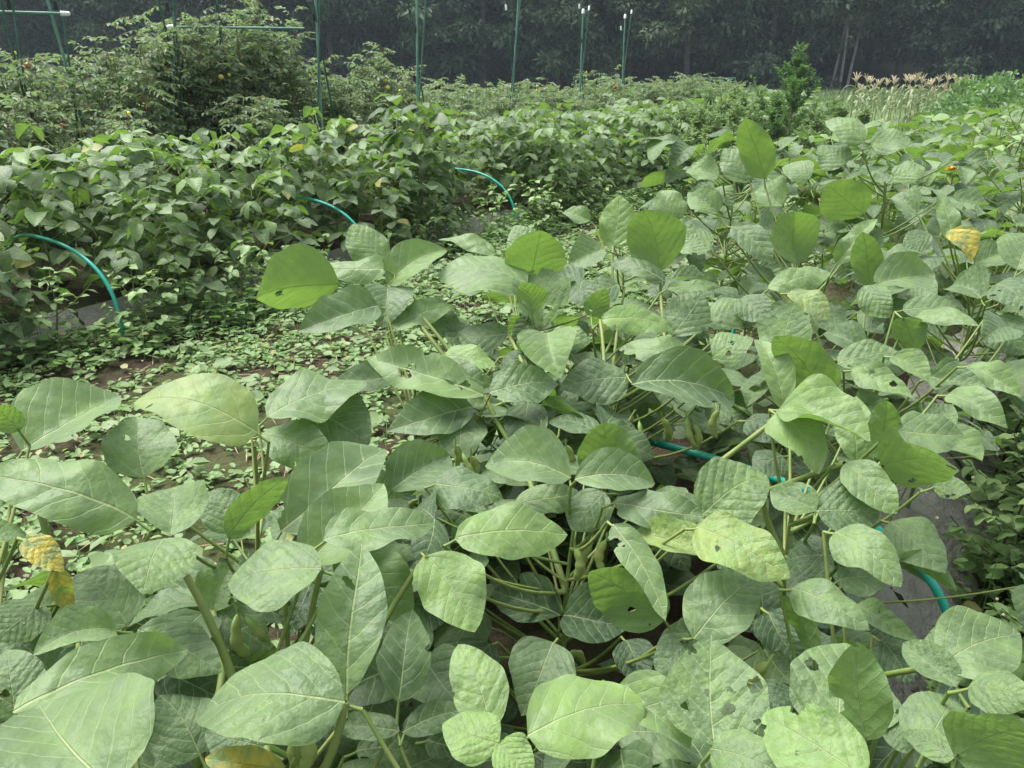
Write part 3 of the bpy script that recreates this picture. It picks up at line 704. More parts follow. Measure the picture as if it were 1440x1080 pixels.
def left_label(s, n):
    seg = 'left of the leftmost teal hoop' if s < 1.93 else 'between the leftmost and middle teal hoops' if s < 3.72 else 'between the middle and most distant teal hoops' if s < 5.5 else 'just beyond the most distant teal hoop'
    ln = 'path side' if n > -4.4 else 'middle' if n > -4.83 else 'tomato side'
    return f'left-hand row soybean on the {ln}, {seg}', 'soybean plant', f'left-hand row soybeans, {ln}, {seg}'
def far_left_label(s, n):
    seg = 'before the white capped tripods' if s < 11 else 'at the far end behind the feathery weeds'
    ln = 'path side' if n > -4.4 else 'middle' if n > -4.83 else 'tomato side'
    return f'distant left-hand row soybean on the {ln}, {seg}', 'soybean plant', f'left-hand row soybeans, {ln}, {seg}'
def near_far_label(s, n):
    ln = 'path side' if n < -.72 else 'middle' if n < -.3 else 'right side'
    seg = 'just behind the tallest near plant' if s < 5.7 else 'below the corn' 
    return f'soybean on the {ln} of the near bed, {seg}', 'soybean plant', f'near bed soybeans, {ln}, {seg}'
far_plants('near', [(s + J_(.1), n + J_(.08), random.uniform(.92, 1.1)) for s in np.arange(4.2, 7.4, .42) for n in (-.95, -.5, -.12)], 5, .84, (.10, .14), 22,
           near_far_label, None)
def left_label(s, n):
    seg = 'left of the leftmost teal hoop' if s < 1.93 else 'between the leftmost and middle teal hoops' if s < 3.72 else 'between the middle and most distant teal hoops' if s < 5.5 else 'just beyond the most distant teal hoop'
    ln = 'path side' if n > -4.4 else 'middle' if n > -4.83 else 'tomato side'
    return f'left-hand row soybean on the {ln}, {seg}', 'soybean plant', f'left-hand row soybeans, {ln}, {seg}'
def far_left_label(s, n):
    seg = 'before the white capped tripods' if s < 11 else 'at the far end behind the feathery weeds'
    ln = 'path side' if n > -4.4 else 'middle' if n > -4.83 else 'tomato side'
    return f'distant left-hand row soybean on the {ln}, {seg}', 'soybean plant', f'left-hand row soybeans, {ln}, {seg}'
def near_far_label(s, n):
    ln = 'path side' if n < -.72 else 'middle' if n < -.3 else 'right side'
    seg = 'just behind the tallest near plant' if s < 5.7 else 'below the corn' 
    return f'soybean on the {ln} of the near bed, {seg}', 'soybean plant', f'near bed soybeans, {ln}, {seg}'
far_plants('near', [(s + J_(.1), n + J_(.08), random.uniform(.92, 1.1)) for s in np.arange(7.6, 15, .55) for n in (-.95, -.5, -.12)], 3, .86, (.10, .14), 22,
           lambda s, n: (lambda ln: (f'distant soybean on the {ln} of the near bed, below the round thicket', 'soybean plant', f'near bed soybeans, distant end, {ln}'))('path side' if n < -.72 else 'middle' if n < -.3 else 'right side'), None, ind=False)
# ---- the left-hand row
far_plants('left', [(s + J_(.12), n + J_(.08), random.uniform(.85, 1.02)) for s in np.arange(.2, 7.6, .42) for n in (-4.2, -4.6, -5.05) if n < -4.4 or min(abs(s - 1.93), abs(s - 3.62), abs(s - 5.4)) > .3], 7, .86, (.115, .155), 36,
           left_label, None, lo=.0, reach=(.12, .30))
far_plants('left', [(s + J_(.12), n + J_(.08), random.uniform(.88, 1.05)) for s in np.arange(7.8, 17, .46) for n in (-4.2, -4.65, -5.1)], 4, .88, (.11, .15), 36,
           far_left_label, None, lo=.0, ind=False, reach=(.12, .30))
far_plants('tall', [(4.75, -4.32, 1.)], 1, 1.12, (.16, .21), 26, 'taller plant with big dark leaves standing out of the left-hand row at top centre', None, lo=.25, reach=(.14, .28))

# ------------------------------------------------------------------ weeds
LEAF_W = []
for i in range(5):
    g = leaflet_geo(.55 + .06 * i, .1, .04, .04, .2 * (i - 2), .12, 4, 6, 700 + i); LEAF_W.append(make_mesh('leaf', g[0], g[1], M['weed_dark'], None, True))
SPH = None
def ico(r, sub=1):
    import bmesh
    bm = bmesh.new(); bmesh.ops.create_icosphere(bm, subdivisions=sub, radius=r); me = bpy.data.meshes.new('ball'); bm.to_mesh(me); bm.free()
    me.polygons.foreach_set('use_smooth', np.ones(len(me.polygons), bool)); return me
def weed_plant(h, nleaf, size, stem_mat, flowers=0, spread=.45):
    root = empty('weed_plant', (0, 0, 0)); sv = []; tips = []
    st = np.array([0, 0, 0.]); lvs = []
    ax = np.stack([.03 * np.sin(np.linspace(0, 3, 8)), .02 * np.cos(np.linspace(0, 4, 8)), np.linspace(0, h, 8)], 1)
    sv.append(tube(ax, np.linspace(.005, .002, 8), 5))
    nb = 9; az = random.uniform(0, 6)
    per = nleaf // (nb + 1)
    for b in range(nb):
        az += 2.4; z = h * (.15 + .8 * b / nb); a = np.array([0, 0, z]); L = h * spread * (1.1 - .6 * b / nb)
        e = a + np.array([math.cos(az) * L, math.sin(az) * L, L * random.uniform(.4, .9)])
        c = bez(a, (a + e) / 2 + [0, 0, -.03], e, 7); sv.append(tube(c, np.linspace(.003, .0012, 7), 4))
        for k in range(per):
            p = c[2 + int(4 * k / per)] + RNG.normal(0, .004, 3); la = az + random.choice((-1, 1)) * random.uniform(.3, 1.5)
            lvs.append((p, la)); 
        tips.append(e)
    for k in range(per): lvs.append((ax[-1 - k % 3], random.uniform(0, 6.28)))
    v, f = combine(sv); obj('stem', make_mesh('stem', v, f, stem_mat, smooth=True), root)
    for p, la in lvs:
        dr = random.uniform(-.3, .6); L = np.array([math.cos(la) * math.cos(dr), math.sin(la) * math.cos(dr), -math.sin(dr)])
        X = nrm(np.cross(L, [random.gauss(0, .3), random.gauss(0, .3), 1])); o = obj('leaf', random.choice(LEAF_W), root, basis(X, L, np.cross(X, L), p, size * random.uniform(.6, 1.25)))
    for k in range(flowers):
        obj('flower', FLW, root, T4(tips[k % nb] + RNG.normal(0, .012, 3)))
    return root
FLW = ico(.006); FLW.materials.append(M['pale_flower'])
def place_weeds(protos, spots, label, group):
    seen = set()
    for i, (x, y, z, sc_) in enumerate(spots):
        k = i % len(protos); o = protos[k] if k not in seen else copy_tree(protos[k]); seen.add(k)
        o.matrix_local = T4((x, y, z)) @ Matrix.Rotation(random.uniform(0, 6.28), 4, 'Z') @ Matrix.Scale(sc_, 4)
        lb, gp = label(x, y) if callable(label) else (label, group); tag(o, lb, 'weed', gp)
pw = [weed_plant(.55, 130, .055, M['dark_stem'], 7) for _ in range(3)]
spots = [(*row(s + J_(.06), n + J_(.04), -.01), sc_) for s, n, sc_ in ((2.05, .10, .9), (2.2, .02, .8), (2.3, .16, 1.05), (2.55, .04, 1.0), (2.75, .2, 1.1), (2.85, -.02, 1.1), (3.0, .07, 1.15), (3.15, .25, 1.1), (3.4, .12, 1.2), (3.75, .1, 1.25), (1.75, .2, .6), (1.25, .22, .55), (4.1, .12, 1.5))]
place_weeds(pw, spots, 'branching weed with dark stems and small cream flowers beside the grey mulch at right', 'weeds along the right side of the near bed')
pw = [weed_plant(.36, 70, .055, M['weed_stem'], 0, .6) for _ in range(4)]
spots = [(*row(s + J_(.1), -3.95 + J_(.16), -.01), random.uniform(.7, 1.25)) for s in np.arange(.7, 7.8, .24) if min(abs(s - 1.93), abs(s - 3.72), abs(s - 5.5)) > .2]
place_weeds(pw, spots, lambda x, y: (lambda w: (f'low weed at the foot of the left-hand row, {w}', f'low weeds of the left-hand row, {w}'))(
    (lambda q: 'left of the leftmost teal hoop' if q < 1.93 else 'right of the leftmost teal hoop' if q < 2.85 else 'left of the middle teal hoop' if q < 3.72 else 'right of the middle teal hoop' if q < 4.6 else 'left of the most distant teal hoop' if q < 5.5 else 'beyond the most distant teal hoop')(x * UX + y * UY)), None)
# tall light weeds standing among the right part of the near bed and on the far path
pw = [weed_plant(.95, 60, .06, M['weed_stem'], 0, .35) for _ in range(2)]
place_weeds(pw, [(*row(s, n, .1), sc_) for s, n, sc_ in ((4.3, -.25, 1.05), (4.6, -.45, 1.0), (3.9, -.02, 1.0), (5.2, -.3, 1.1))], 'pale pinnate weed rising above the soybeans at the right edge', 'weeds among the soybeans at right')

# ground cover between the rows
def cover(name, n_pl, reg, size, mat, label, hmax=.09, leaves=9, thin=None):
    S = RNG.uniform(reg[0], reg[1], n_pl); N = RNG.uniform(reg[2], reg[3], n_pl)
    dens = .5 + .5 * np.sin(S * 2.1 + 1.7 * np.sin(N * 2.3)) * np.sin(N * 2.9 + S * .7 + 1)
    keep = RNG.random(n_pl) < .35 + .65 * dens; S, N = S[keep], N[keep]
    x, y = UX * S + UY * N, UY * S - UX * N
    k = leaves; n = len(x); hh = RNG.uniform(.35, 1., n) * hmax * (.6 + .8 * dens[keep])
    base = np.stack([x, y, ground_z(x, y)], 1)
    az = RNG.uniform(0, 6.28, (n, k)); fz = RNG.uniform(.25, 1., (n, k)); rr = RNG.uniform(.005, .05, (n, k)) * (hmax / .09) ** .5
    pos = np.stack([x[:, None] + rr * np.cos(az), y[:, None] + rr * np.sin(az), base[:, 2:3] + hh[:, None] * fz], -1).reshape(-1, 3)
    d = np.stack([np.cos(az), np.sin(az), RNG.uniform(-.35, .35, (n, k))], -1).reshape(-1, 3)
    v, f = scatter(pos, d, up_normals(n * k, .25), RNG.uniform(.35, 1.45, n * k) * size, RNG.uniform(.45, 1.05, n * k), .08)
    # thin stems
    st = np.stack([base, base + np.stack([RNG.normal(0, .012, n), RNG.normal(0, .012, n), hh], 1)], 1)
    sw = np.array([.0016, 0, 0]); q = np.stack([st[:, 0] - sw, st[:, 0] + sw, st[:, 1] + sw, st[:, 1] - sw], 1).reshape(-1, 3)
    fq = np.arange(n * 4).reshape(-1, 4)
    v, f = combine([(v, f), (q, fq)])
    o = obj(name, make_mesh(name, v, f, mat), kind='stuff'); tag(o, label, 'weeds')
cover('path_weeds', 8500, (-.5, 10, -4.1, -1.25), .034, M['weed'], 'low pale weeds covering the path between the two soybean rows', .07, 9)
cover('path_weeds', 900, (-.5, 8, -3.9, -1.3), .06, M['feather'], 'scattered brighter narrow leaved weeds standing on the path', .12, 7)
cover('path_weeds', 900, (0., 9, -4.15, -3.6), .05, M['weed'], 'taller pale weeds along the path edge below the left-hand row', .2, 10)
cover('side_weeds', 2600, (-.2, 5, .03, .9), .04, M['weed'], 'low pale weeds on the ground right of the grey mulch film', .3, 12)
# dry straw lying on the soil
n = 1600; S = RNG.uniform(-.3, 6, n); N = RNG.uniform(-4, -1.25, n); x, y = UX * S + UY * N, UY * S - UX * N
pos = np.stack([x, y, ground_z(x, y) + .006 + RNG.uniform(0, .012, n)], 1); d = rdir(n, -.12, .2)
v, f = scatter(pos, d, up_normals(n, .3), RNG.uniform(.05, .16, n), .045, .01)
o = obj('straw_litter', make_mesh('straw_litter', v, f, M['husk']), kind='stuff'); tag(o, 'dry brown straw scattered on the soil of the path', 'straw')

# meadow beyond
def blades(n, xr, yr, h, wr, mat, name, label, cat, tiltv=.35, cond=None, lo=.4):
    x = RNG.uniform(*xr, n); y = RNG.uniform(*yr, n)
    if cond is not None: k = cond(x, y); x, y = x[k], y[k]
    n = len(x); pos = np.stack([x, y, ground_z(x, y)], 1); pos[:, 2] += RNG.uniform(0, h * .5, n)
    d = up_normals(n, tiltv); v, f = scatter(pos, d, rdir(n, -.2, .4), RNG.uniform(lo, 1., n) * h, wr, .05)
    o = obj(name, make_mesh(name, v, f, mat), kind='stuff'); tag(o, label, cat)
def meadow_cond(x, y):
    s = x * UX + y * UY; n = x * UY - y * UX
    return (n > -4.0)
blades(26000, (2, 24), (7.5, 34), .34, .13, M['meadow'], 'meadow_grass', 'light green grass and weeds of the meadow before the corn', 'grass', .45, meadow_cond)
blades(26000, (6, 44), (30, 56), .5, .2, M['meadow'], 'far_meadow', 'pale grassy strip in front of the dark wood', 'grass', .5, lambda x, y: x > y * .30)

# feathery weeds on the far path
def stalk_weed(name, px, d, h, w, nl, size, mat, label, group, droop=.2):
    r_ = ray(px, 105); x, y = r_[0] / math.hypot(r_[0], r_[1]) * d, r_[1] / math.hypot(r_[0], r_[1]) * d
    root = tag(empty(name, (x, y, float(ground_z(x, y)))), label, 'weed', group); b = np.array([x, y, float(ground_z(x, y))])
    sv = []; pos = []; dr = []
    for k in range(max(5, int(h * 16))):
        fz = random.uniform(.12, .95); az = random.uniform(0, 6.28); L = min(w * (1.05 - fz) ** 1.15 * random.uniform(.6, 1.1), h * (1.02 - .92 * fz) / 1.5)
        a = np.array([0, 0, h * fz * .92]); e = a + np.array([math.cos(az) * L, math.sin(az) * L, L * random.uniform(.8, 1.7)])
        e[2] = min(e[2], h)
        c = bez(a, (a + e) / 2 + [0, 0, -.04], e, 6); sv.append(tube(c, np.linspace(.004, .0015, 6), 4)); m = nl // max(5, int(h * 16))
        t = RNG.uniform(.15, 1., m); i = np.clip((t * 5).astype(int), 0, 4); pos.append(c[i] + (c[i + 1] - c[i]) * (t * 5 - i)[:, None] + RNG.normal(0, .012, (m, 3)))
        q = rdir(m, -.3, .8); dr.append(q + (e - a) / (np.linalg.norm(e - a) + 1e-6) * .5)
    m = nl // 6; pos.append(np.stack([RNG.normal(0, .03, m), RNG.normal(0, .03, m), RNG.uniform(.5, 1.02, m) * h], 1)); dr.append(rdir(m, .1, 1))
    sv.append(tube([(0, 0, 0), (.01, 0, h * .5), (0, 0, h)], [.009, .006, .002], 5))
    v, f = combine(sv); obj('stem', make_mesh('stem', v, f, M['weed_stem'], smooth=True), root, T4(b))
    pos = np.concatenate(pos); dr = np.concatenate(dr); n = len(pos); v, f = scatter(pos, dr, up_normals(n, .5), RNG.uniform(.6, 1.2, n) * size, .28)
    obj('foliage', make_mesh('foliage', v, f, mat), root, T4(b), 'stuff')
stalk_weed('tall_weed', 1120, 12.5, 1.66, .8, 2600, .075, M['tall_weed'], 'tall dark cone shaped weed standing alone before the meadow', None)
stalk_weed('tall_weed', 1096, 12.2, 1.05, .5, 1500, .075, M['tall_weed'], 'shorter dark weed at the left foot of the cone shaped weed', None)
for k, (px, d, h) in enumerate(((990, 9.5, .95), (1012, 8.8, .9), (1040, 9.2, 1.0), (1062, 10, .95), (1000, 11.5, 1.1), (1028, 12, 1.05), (1075, 9.0, .75), (1160, 11, .85), (1190, 12.5, .9), (1225, 13, .85), (975, 8.2, .75), (1145, 9.6, .7), (1010, 7.6, .65), (955, 9.4, .8), (985, 12.5, 1.1), (1050, 11, 1.05), (1072, 13, 1.1), (1018, 10.2, 1.0), (1035, 14, 1.1), (965, 10.6, .95), (1005, 9.9, .95), (1055, 8.6, .8), (1180, 14.5, .9), (1205, 11.5, .75), (1150, 13, .9))):
    stalk_weed('feathery_weed', px, d, h, .34, 1100, .085, M['feather'], 'light green feathery weed on the far path left of the cone shaped weed' if px < 1110 else 'light green feathery weed right of the cone shaped weed', 'feathery weeds left' if px < 1110 else 'feathery weeds right')

# ------------------------------------------------------------------ tomatoes and their supports
BALL = {}
for k, r_ in (('red', .028), ('yellow', .024), ('unripe', .026)):
    BALL[k] = ico(r_, 2); BALL[k].materials.append(M[k])
FL = ico(.016, 1); FL.materials.append(M['flower'])
def tomato(s, n, h, w, vines, nl, label, group, fruit=6, flw=4, size=.055, low=.0):
    b = row(s, n, 0); root = tag(empty('tomato_plant', b), label, 'tomato plant', group); sv = []; pos = []; dr = []; ln = []; fr = []
    for vi in range(vines):
        az = random.uniform(0, 6.28); rr = random.uniform(.1, 1.) * w; hh = h * random.uniform(.72, 1.0)
        e = np.array([math.cos(az) * rr, math.sin(az) * rr, hh]); a = np.array([e[0] * .35, e[1] * .35, 0.])
        c = bez(a, np.array([e[0] * .9, e[1] * .9, hh * .55]), e, 12) + RNG.normal(0, .018, (12, 3)); c[0, 2] = 0
        sv.append(tube(c, np.linspace(.008, .003, 12), 5))
        for k in range(int(nl / vines / 11)):
            t = random.uniform(low + .08, 1.) * 11; i = min(int(t), 10); p = c[i] + (c[i + 1] - c[i]) * (t - i)
            la = random.uniform(0, 6.28); L = random.uniform(.14, .30); q = p + np.array([math.cos(la) * L, math.sin(la) * L, L * random.uniform(-.55, .55)])
            cc = bez(p, (p + q) / 2 + [0, 0, .05], q, 5); sv.append(tube(cc, .0022, 4))
            tt = np.linspace(.25, 1, 6); ii = np.clip((tt * 4).astype(int), 0, 3); pp = cc[ii] + (cc[ii + 1] - cc[ii]) * (tt * 4 - ii)[:, None]
            pos.append(np.repeat(pp, 2, 0)[:11]); ax = nrm(q - p); sd = nrm(np.cross(ax, [0, 0, 1.]))
            s_ = np.where(np.arange(11) % 2, 1, -1)[:, None]; dr.append(ax * .5 + sd * s_ + [0, 0, -.45] + RNG.normal(0, .3, (11, 3)))
            if random.random() < .02: pass
        for _ in range(2): fr.append(c[random.randint(4, 11)] + RNG.normal(0, .03, 3))
    v, f = combine(sv); obj('vine', make_mesh('vine', v, f, M['weed_stem'], smooth=True), root, T4(b))
    pos = np.concatenate(pos); dr = np.concatenate(dr); m = len(pos)
    v, f = scatter(pos, dr, up_normals(m, .6), RNG.uniform(.6, 1.3, m) * size, .5, .1)
    obj('foliage', make_mesh('foliage', v, f, M['tomato_leaf']), root, T4(b), 'stuff')
    for k in range(fruit):
        kind = random.choices(('red', 'yellow', 'unripe'), (.2, .4, .4))[0]
        obj('tomato', BALL[kind], root, T4(b + fr[k % len(fr)] + RNG.normal(0, .05, 3) - [0, 0, .05]))
    for k in range(flw):
        obj('flower', FL, root, T4(b + fr[(k * 3 + 1) % len(fr)] + RNG.normal(0, .04, 3)))
g = 'tall tomatoes at the upper left'
tomato(2.2, -7.6, 1.5, .6, 14, 5200, 'tomato bush behind the leftmost stakes, cut off by the left edge', g)
tomato(2.9, -7.9, 1.45, .6, 14, 5200, 'tomato bush in the second line between the left stakes', g)
tomato(3.6, -7.9, 1.45, .6, 14, 5200, 'tomato bush behind the shoot that reaches left', g)
tomato(2.5, -6.6, 1.25, .5, 14, 5760, 'low tomato bush at the left edge between the two leaning stakes', g)
tomato(3.1, -7.1, 1.45, .5, 14, 5760, 'tomato bush behind the stakes at the left edge', g)
tomato(3.75, -6.9, 1.5, .45, 16, 6240, 'tomato plant with a shoot reaching left toward the stake', g)
tomato(4.25, -6.8, 1.9, .5, 20, 10080, 'tall tomato plant climbing the crossed stakes at upper left', g, 8, 6)
tomato(4.75, -7.0, 1.75, .5, 17, 8640, 'tomato plant in the thick of the tall group at upper left', g, 8, 6)
tomato(5.25, -6.9, 2.0, .5, 20, 10560, 'tallest tomato plant, its top reaching the upper picture edge', g, 8, 6)
tomato(5.7, -7.1, 1.6, .5, 16, 7200, 'tomato plant left of the pale green pole', g)
tomato(3.3, -6.2, 1.05, .5, 12, 5280, 'low tomato bush in front of the tall group', g)
tomato(4.6, -6.2, 1.15, .5, 12, 5280, 'withered low tomato bush below the tall group', g)
tomato(6.3, -6.9, 1.3, .5, 12, 5280, 'low tomato plant right of the pale green pole', g)
tomato(6.95, -6.9, 1.75, .22, 8, 3600, 'slim tomato plant with one shoot rising against the wood', g)
tomato(7.3, -7.1, 1.4, .5, 12, 5280, 'tomato plant at the foot of the pole left of centre', g)
tw = lambda q: 'right of the pole left of centre' if q < 9.3 else 'around the first white capped tripod' if q < 11.1 else 'around the three close white caps' if q < 12.9 else 'around the rightmost tripod' if q < 15 else 'right of the rightmost tripod'
for k, s in enumerate(np.arange(7.9, 19, .75)):
    tomato(s, -6.9 + J_(.3), random.uniform(1.12, 1.4), .55, 10, 3600, f'waist high tomato plant of the staked row, {tw(s)}', f'staked tomato row, {tw(s)}', 5, 3, .06)
for k, s in enumerate(np.arange(9.5, 24, 1.3)):
    tomato(s, -9.6 + J_(.3), random.uniform(1.1, 1.3), .75, 9, 2600, 'tomato plant of the second row at the top centre', 'second tomato row', 3, 2, .07)

def pole(root, a, b, r, cap=True, mat='pole', base=None):
    a, b = np.array(a, float), np.array(b, float)
    n = 14; pts = a + (b - a) * np.linspace(0, 1, n)[:, None]
    v, f = tube(pts - a, r * (1 + .08 * (np.arange(n) % 2)), 8)
    o = obj('pole', make_mesh('pole', v, f, M[mat], smooth=True), root, T4(a))
    if cap:
        u = nrm(b - a); v, f = tube([b - u * .01, b + u * .05, b + u * .06], [r * 1.9, r * 1.7, r * .8], 8); obj('cap', make_mesh('cap', v - b, f, M['white'], smooth=True), o, T4(b))
def tripod(px, d, top, label, poles, tie_y):
    """poles: (top px, top py, foot px) at about the distance d"""
    r_ = ray(px, 105); c = r_[:2] / np.linalg.norm(r_[:2]) * d; b = np.array([c[0], c[1], 0.])
    root = tag(empty('pole_tripod', b), label, 'plant support', 'stake tripods')
    for i, (tx, ty, fx, dep, cap, mat) in enumerate(poles):
        T_ = P(tx, ty, d * 1.0); T_ = CAM + (T_ - CAM) * (d / math.hypot(T_[0], T_[1])); rf = ray(fx, 105); q = rf[:2] / np.linalg.norm(rf[:2]) * (d + dep)
        T_ = T_ + np.array([0, -dep * .25, 0])
        pole(root, (q[0], q[1], -.1), T_, .012 if mat == 'pole_pale' else .008, cap, mat)
    tp = P(px, tie_y, d); tp = CAM + (tp - CAM) * (d / math.hypot(tp[0], tp[1]))
    v, f = tube([tp - [0, 0, .03], tp + [0, 0, .03]], [.015, .015], 8); obj('tie', make_mesh('tie', v - tp, f, M['tie'], smooth=True), root, T4(tp))
tripod(584, 9.0, 2.5, 'green pole tripod left of centre, its top above the picture', [(586, -40, 580, 0, False, 'pole_pale'), (570, -30, 612, .5, False, 'pole'), (600, -40, 570, -.4, False, 'pole')], 42)
tripod(722, 11.6, 2.5, 'green pole tripod with white caps at top centre', [(729, -2, 713, 0, True, 'pole_pale'), (712, 14, 735, .5, True, 'pole'), (733, -8, 705, -.4, True, 'pole')], 47)
tripod(818, 13.6, 2.5, 'green pole tripod with three close white caps, second from the right', [(820, 18, 815, 0, True, 'pole_pale'), (814, 12, 828, .5, True, 'pole'), (829, 13, 808, -.4, True, 'pole')], 58)
tripod(879, 15.4, 2.5, 'green pole tripod with white caps, rightmost and farthest', [(879, 25, 876, 0, True, 'pole_pale'), (872, 42, 890, .5, True, 'pole'), (889, 18, 868, -.4, True, 'pole')], 62)
tripod(441, 8.5, 2.5, 'pale green pole with crossed stakes left of the slim tomato', [(441, -60, 441, 0, False, 'pole_pale'), (436, -40, 478, .4, False, 'pole'), (448, -50, 425, -.3, False, 'pole')], 25)
tripod(235, 7.9, 2.4, 'crossed green stakes inside the tall tomato plants', [(240, -40, 238, 0, False, 'pole'), (222, -30, 270, .4, False, 'pole'), (240, -30, 205, -.3, False, 'pole')], 10)
tripod(306, 8.1, 2.4, 'second pair of green stakes inside the tall tomato plants', [(301, -40, 316, 0, False, 'pole'), (310, -40, 296, .4, False, 'pole')], 12)
tripod(78, 7.7, 2.4, 'pair of green stakes with a cross bar near the left edge', [(66, -20, 118, .2, False, 'pole_pale'), (82, -30, 82, 0, False, 'pole')], 8)
tripod(12, 7.5, 2.4, 'pair of green stakes at the left edge', [(2, -20, 32, .2, False, 'pole'), (12, -30, 16, 0, False, 'pole')], 6)
def bar(x0, y0, x1, y1, d, label, cap=True):
    a, b = P(x0, y0, d), P(x1, y1, d); root = tag(empty('cross_bar', a), label, 'plant support', 'cross bars'); pole(root, a, b, .010, cap, 'pole_pale')
bar(-60, 15, 87, 19, 7.6, 'green cross bar with white end tied to the left stakes')
bar(428, 40, 245, 38, 8.0, 'pale green cross bar through the tall tomatoes', True)

# ------------------------------------------------------------------ far crops
for k in range(26):
    px = 885 + k * 7.5 + J_(4); d = 24 + J_(4) + (k % 3) * 2.4
    r_ = ray(px, 105); x, y = r_[:2] / np.linalg.norm(r_[:2]) * d
    m = 700; root = tag(empty('crop_bush', (x, y, 0)), 'dark leafy crop bush in the far field before the wood, top centre', 'crop plant', 'far crop bushes')
    b = np.array([x, y, 0]); q = rdir(m, -.1, 1); pos = q * RNG.uniform(.45, 1., m)[:, None] ** .6 * [.55, .55, .92 + J_(.06)]
    v, f = scatter(pos, q + RNG.normal(0, .5, (m, 3)), up_normals(m, .5), RNG.uniform(.09, .16, m), .55)
    obj('foliage', make_mesh('foliage', v, f, M['crop']), root, T4(b), 'stuff')
    v, f = tube([(0, 0, -.02), (0, 0, .6)], [.02, .01], 5); obj('stem', make_mesh('stem', v, f, M['weed_stem']), root, T4(b))
# corn with tassels
def corn_leaf(L):
    t = np.linspace(0, 1, 8); c = np.stack([np.zeros(8), L * t * (1 - .25 * t), L * (.75 * t - 1.05 * t * t)], 1); w = .045 * np.sin(math.pi * (t * .9 + .1)) ** .7 * (1 - t * .6)
    v = np.stack([c - np.stack([w, 0 * w, -w * .4], 1), c, c + np.stack([w, 0 * w, w * .4], 1)], 1).reshape(-1, 3); f = []
    for i in range(7):
        for j in range(2): f.append((i * 3 + j, i * 3 + j + 1, i * 3 + j + 4, i * 3 + j + 3))
    return make_mesh('leaf', v, np.array(f), M['corn_leaf'], smooth=True)
CL = [corn_leaf(L) for L in (.45, .6, .7)]
tv = []
for k in range(11):
    az = k * 2.4; L = .22 if k else .05; e = np.array([math.cos(az) * L * .55, math.sin(az) * L * .55, .10 + .07 * (k % 3) - (.0 if k else -.12)]); tv.append(tube(bez(np.array([0, 0, 0.]), np.array([e[0] * .4, e[1] * .4, e[2] * .8]), e, 5), [.008, .011, .011, .009, .004], 5))
TAS = make_mesh('tassel', *combine(tv), M['tassel'], smooth=True)
v, f = tube([(0, 0, -.05), (.01, 0, .6), (0, 0, 1.15)], [.018, .015, .008], 6); STK = make_mesh('stalk', v, f, M['corn_stalk'], smooth=True)
def corn(px, d, sc_):
    r_ = ray(px, 105); x, y = r_[:2] / np.linalg.norm(r_[:2]) * d
    root = empty('corn_plant', (x, y, 0), random.uniform(0, 6), sc_); w = WM[root.name]
    tag(root, 'corn plant with a pinkish tan tassel in the clump before the wood at upper right', 'corn', 'corn plants')
    obj('stalk', STK, root, w); obj('tassel', TAS, root, w @ T4((0, 0, 1.1)))
    for k in range(7): obj('leaf', CL[k % 3], root, w @ T4((0, 0, .25 + .12 * k)) @ Matrix.Rotation(k * math.pi + random.uniform(-.6, .6), 4, 'Z'))
for px in (1205, 1214, 1221, 1229, 1236, 1243, 1252, 1257, 1274, 1281, 1289, 1297, 1304, 1311, 1322, 1330, 1337, 1345, 1352, 1360, 1368): corn(px + J_(3), 25 + J_(3.), random.uniform(.8, 1.04))
for px in (1216, 1232, 1262, 1284, 1300, 1318, 1340, 1356): corn(px, 24 + J_(1), .8)
# rounded vine thicket at the right edge
for px, d, w, h, lab in ((1405, 20, 1.3, 1.25, 'round dark green vine thicket right of the corn'), (1450, 18, 1.3, 1.2, 'dark green thicket cut off by the right picture edge')):
    r_ = ray(px, 105); x, y = r_[:2] / np.linalg.norm(r_[:2]) * d; m = 2600; root = tag(empty('thicket', (x, y, 0)), lab, 'bush'); b = np.array([x, y, 0])
    q = rdir(m, 0, 1); bump_ = 1 + .14 * np.sin(q[:, 0] * 9) * np.sin(q[:, 1] * 8 + 1); pos = q * (RNG.uniform(.6, 1., m) ** .4 * bump_)[:, None] * [w, w, h]
    v, f = scatter(pos, q + RNG.normal(0, .6, (m, 3)), q + up_normals(m, .4), RNG.uniform(.08, .15, m), .6); obj('foliage', make_mesh('foliage', v, f, M['tall_weed']), root, T4(b), 'stuff')
    sv = [tube(bez(np.array([0, 0, -.05]), np.array([0, 0, h * .5]), np.array([math.cos(a) * w * .7, math.sin(a) * w * .7, h * .8]), 6), np.linspace(.02, .006, 6), 5) for a in np.arange(0, 6.2, 1.1)]
    obj('stem', make_mesh('stem', *combine(sv), M['weed_stem'], smooth=True), root, T4(b))
# white-ish wire frame left of the cone weed
b = P(1012, 112, 27); root = tag(empty('trellis_frame', (b[0], b[1], 0)), 'small pale wire trellis frame in the far field left of the cone shaped weed', 'plant support')
for k in range(6):
    a = np.array([b[0] - .5 + k * .2, b[1], 0]); v, f = tube([(0, 0, -.05), (0, 0, 1.22)], [.014, .014], 5); obj('upright', make_mesh('upright', v, f, M['pole_pale']), root, T4(a))
for z in (1.2, .95): v, f = tube([(0, 0, 0), (1., 0, 0)], [.014, .014], 5); obj('rail', make_mesh('rail', v, f, M['pole_pale']), root, T4((b[0] - .5, b[1] - .02, z)))
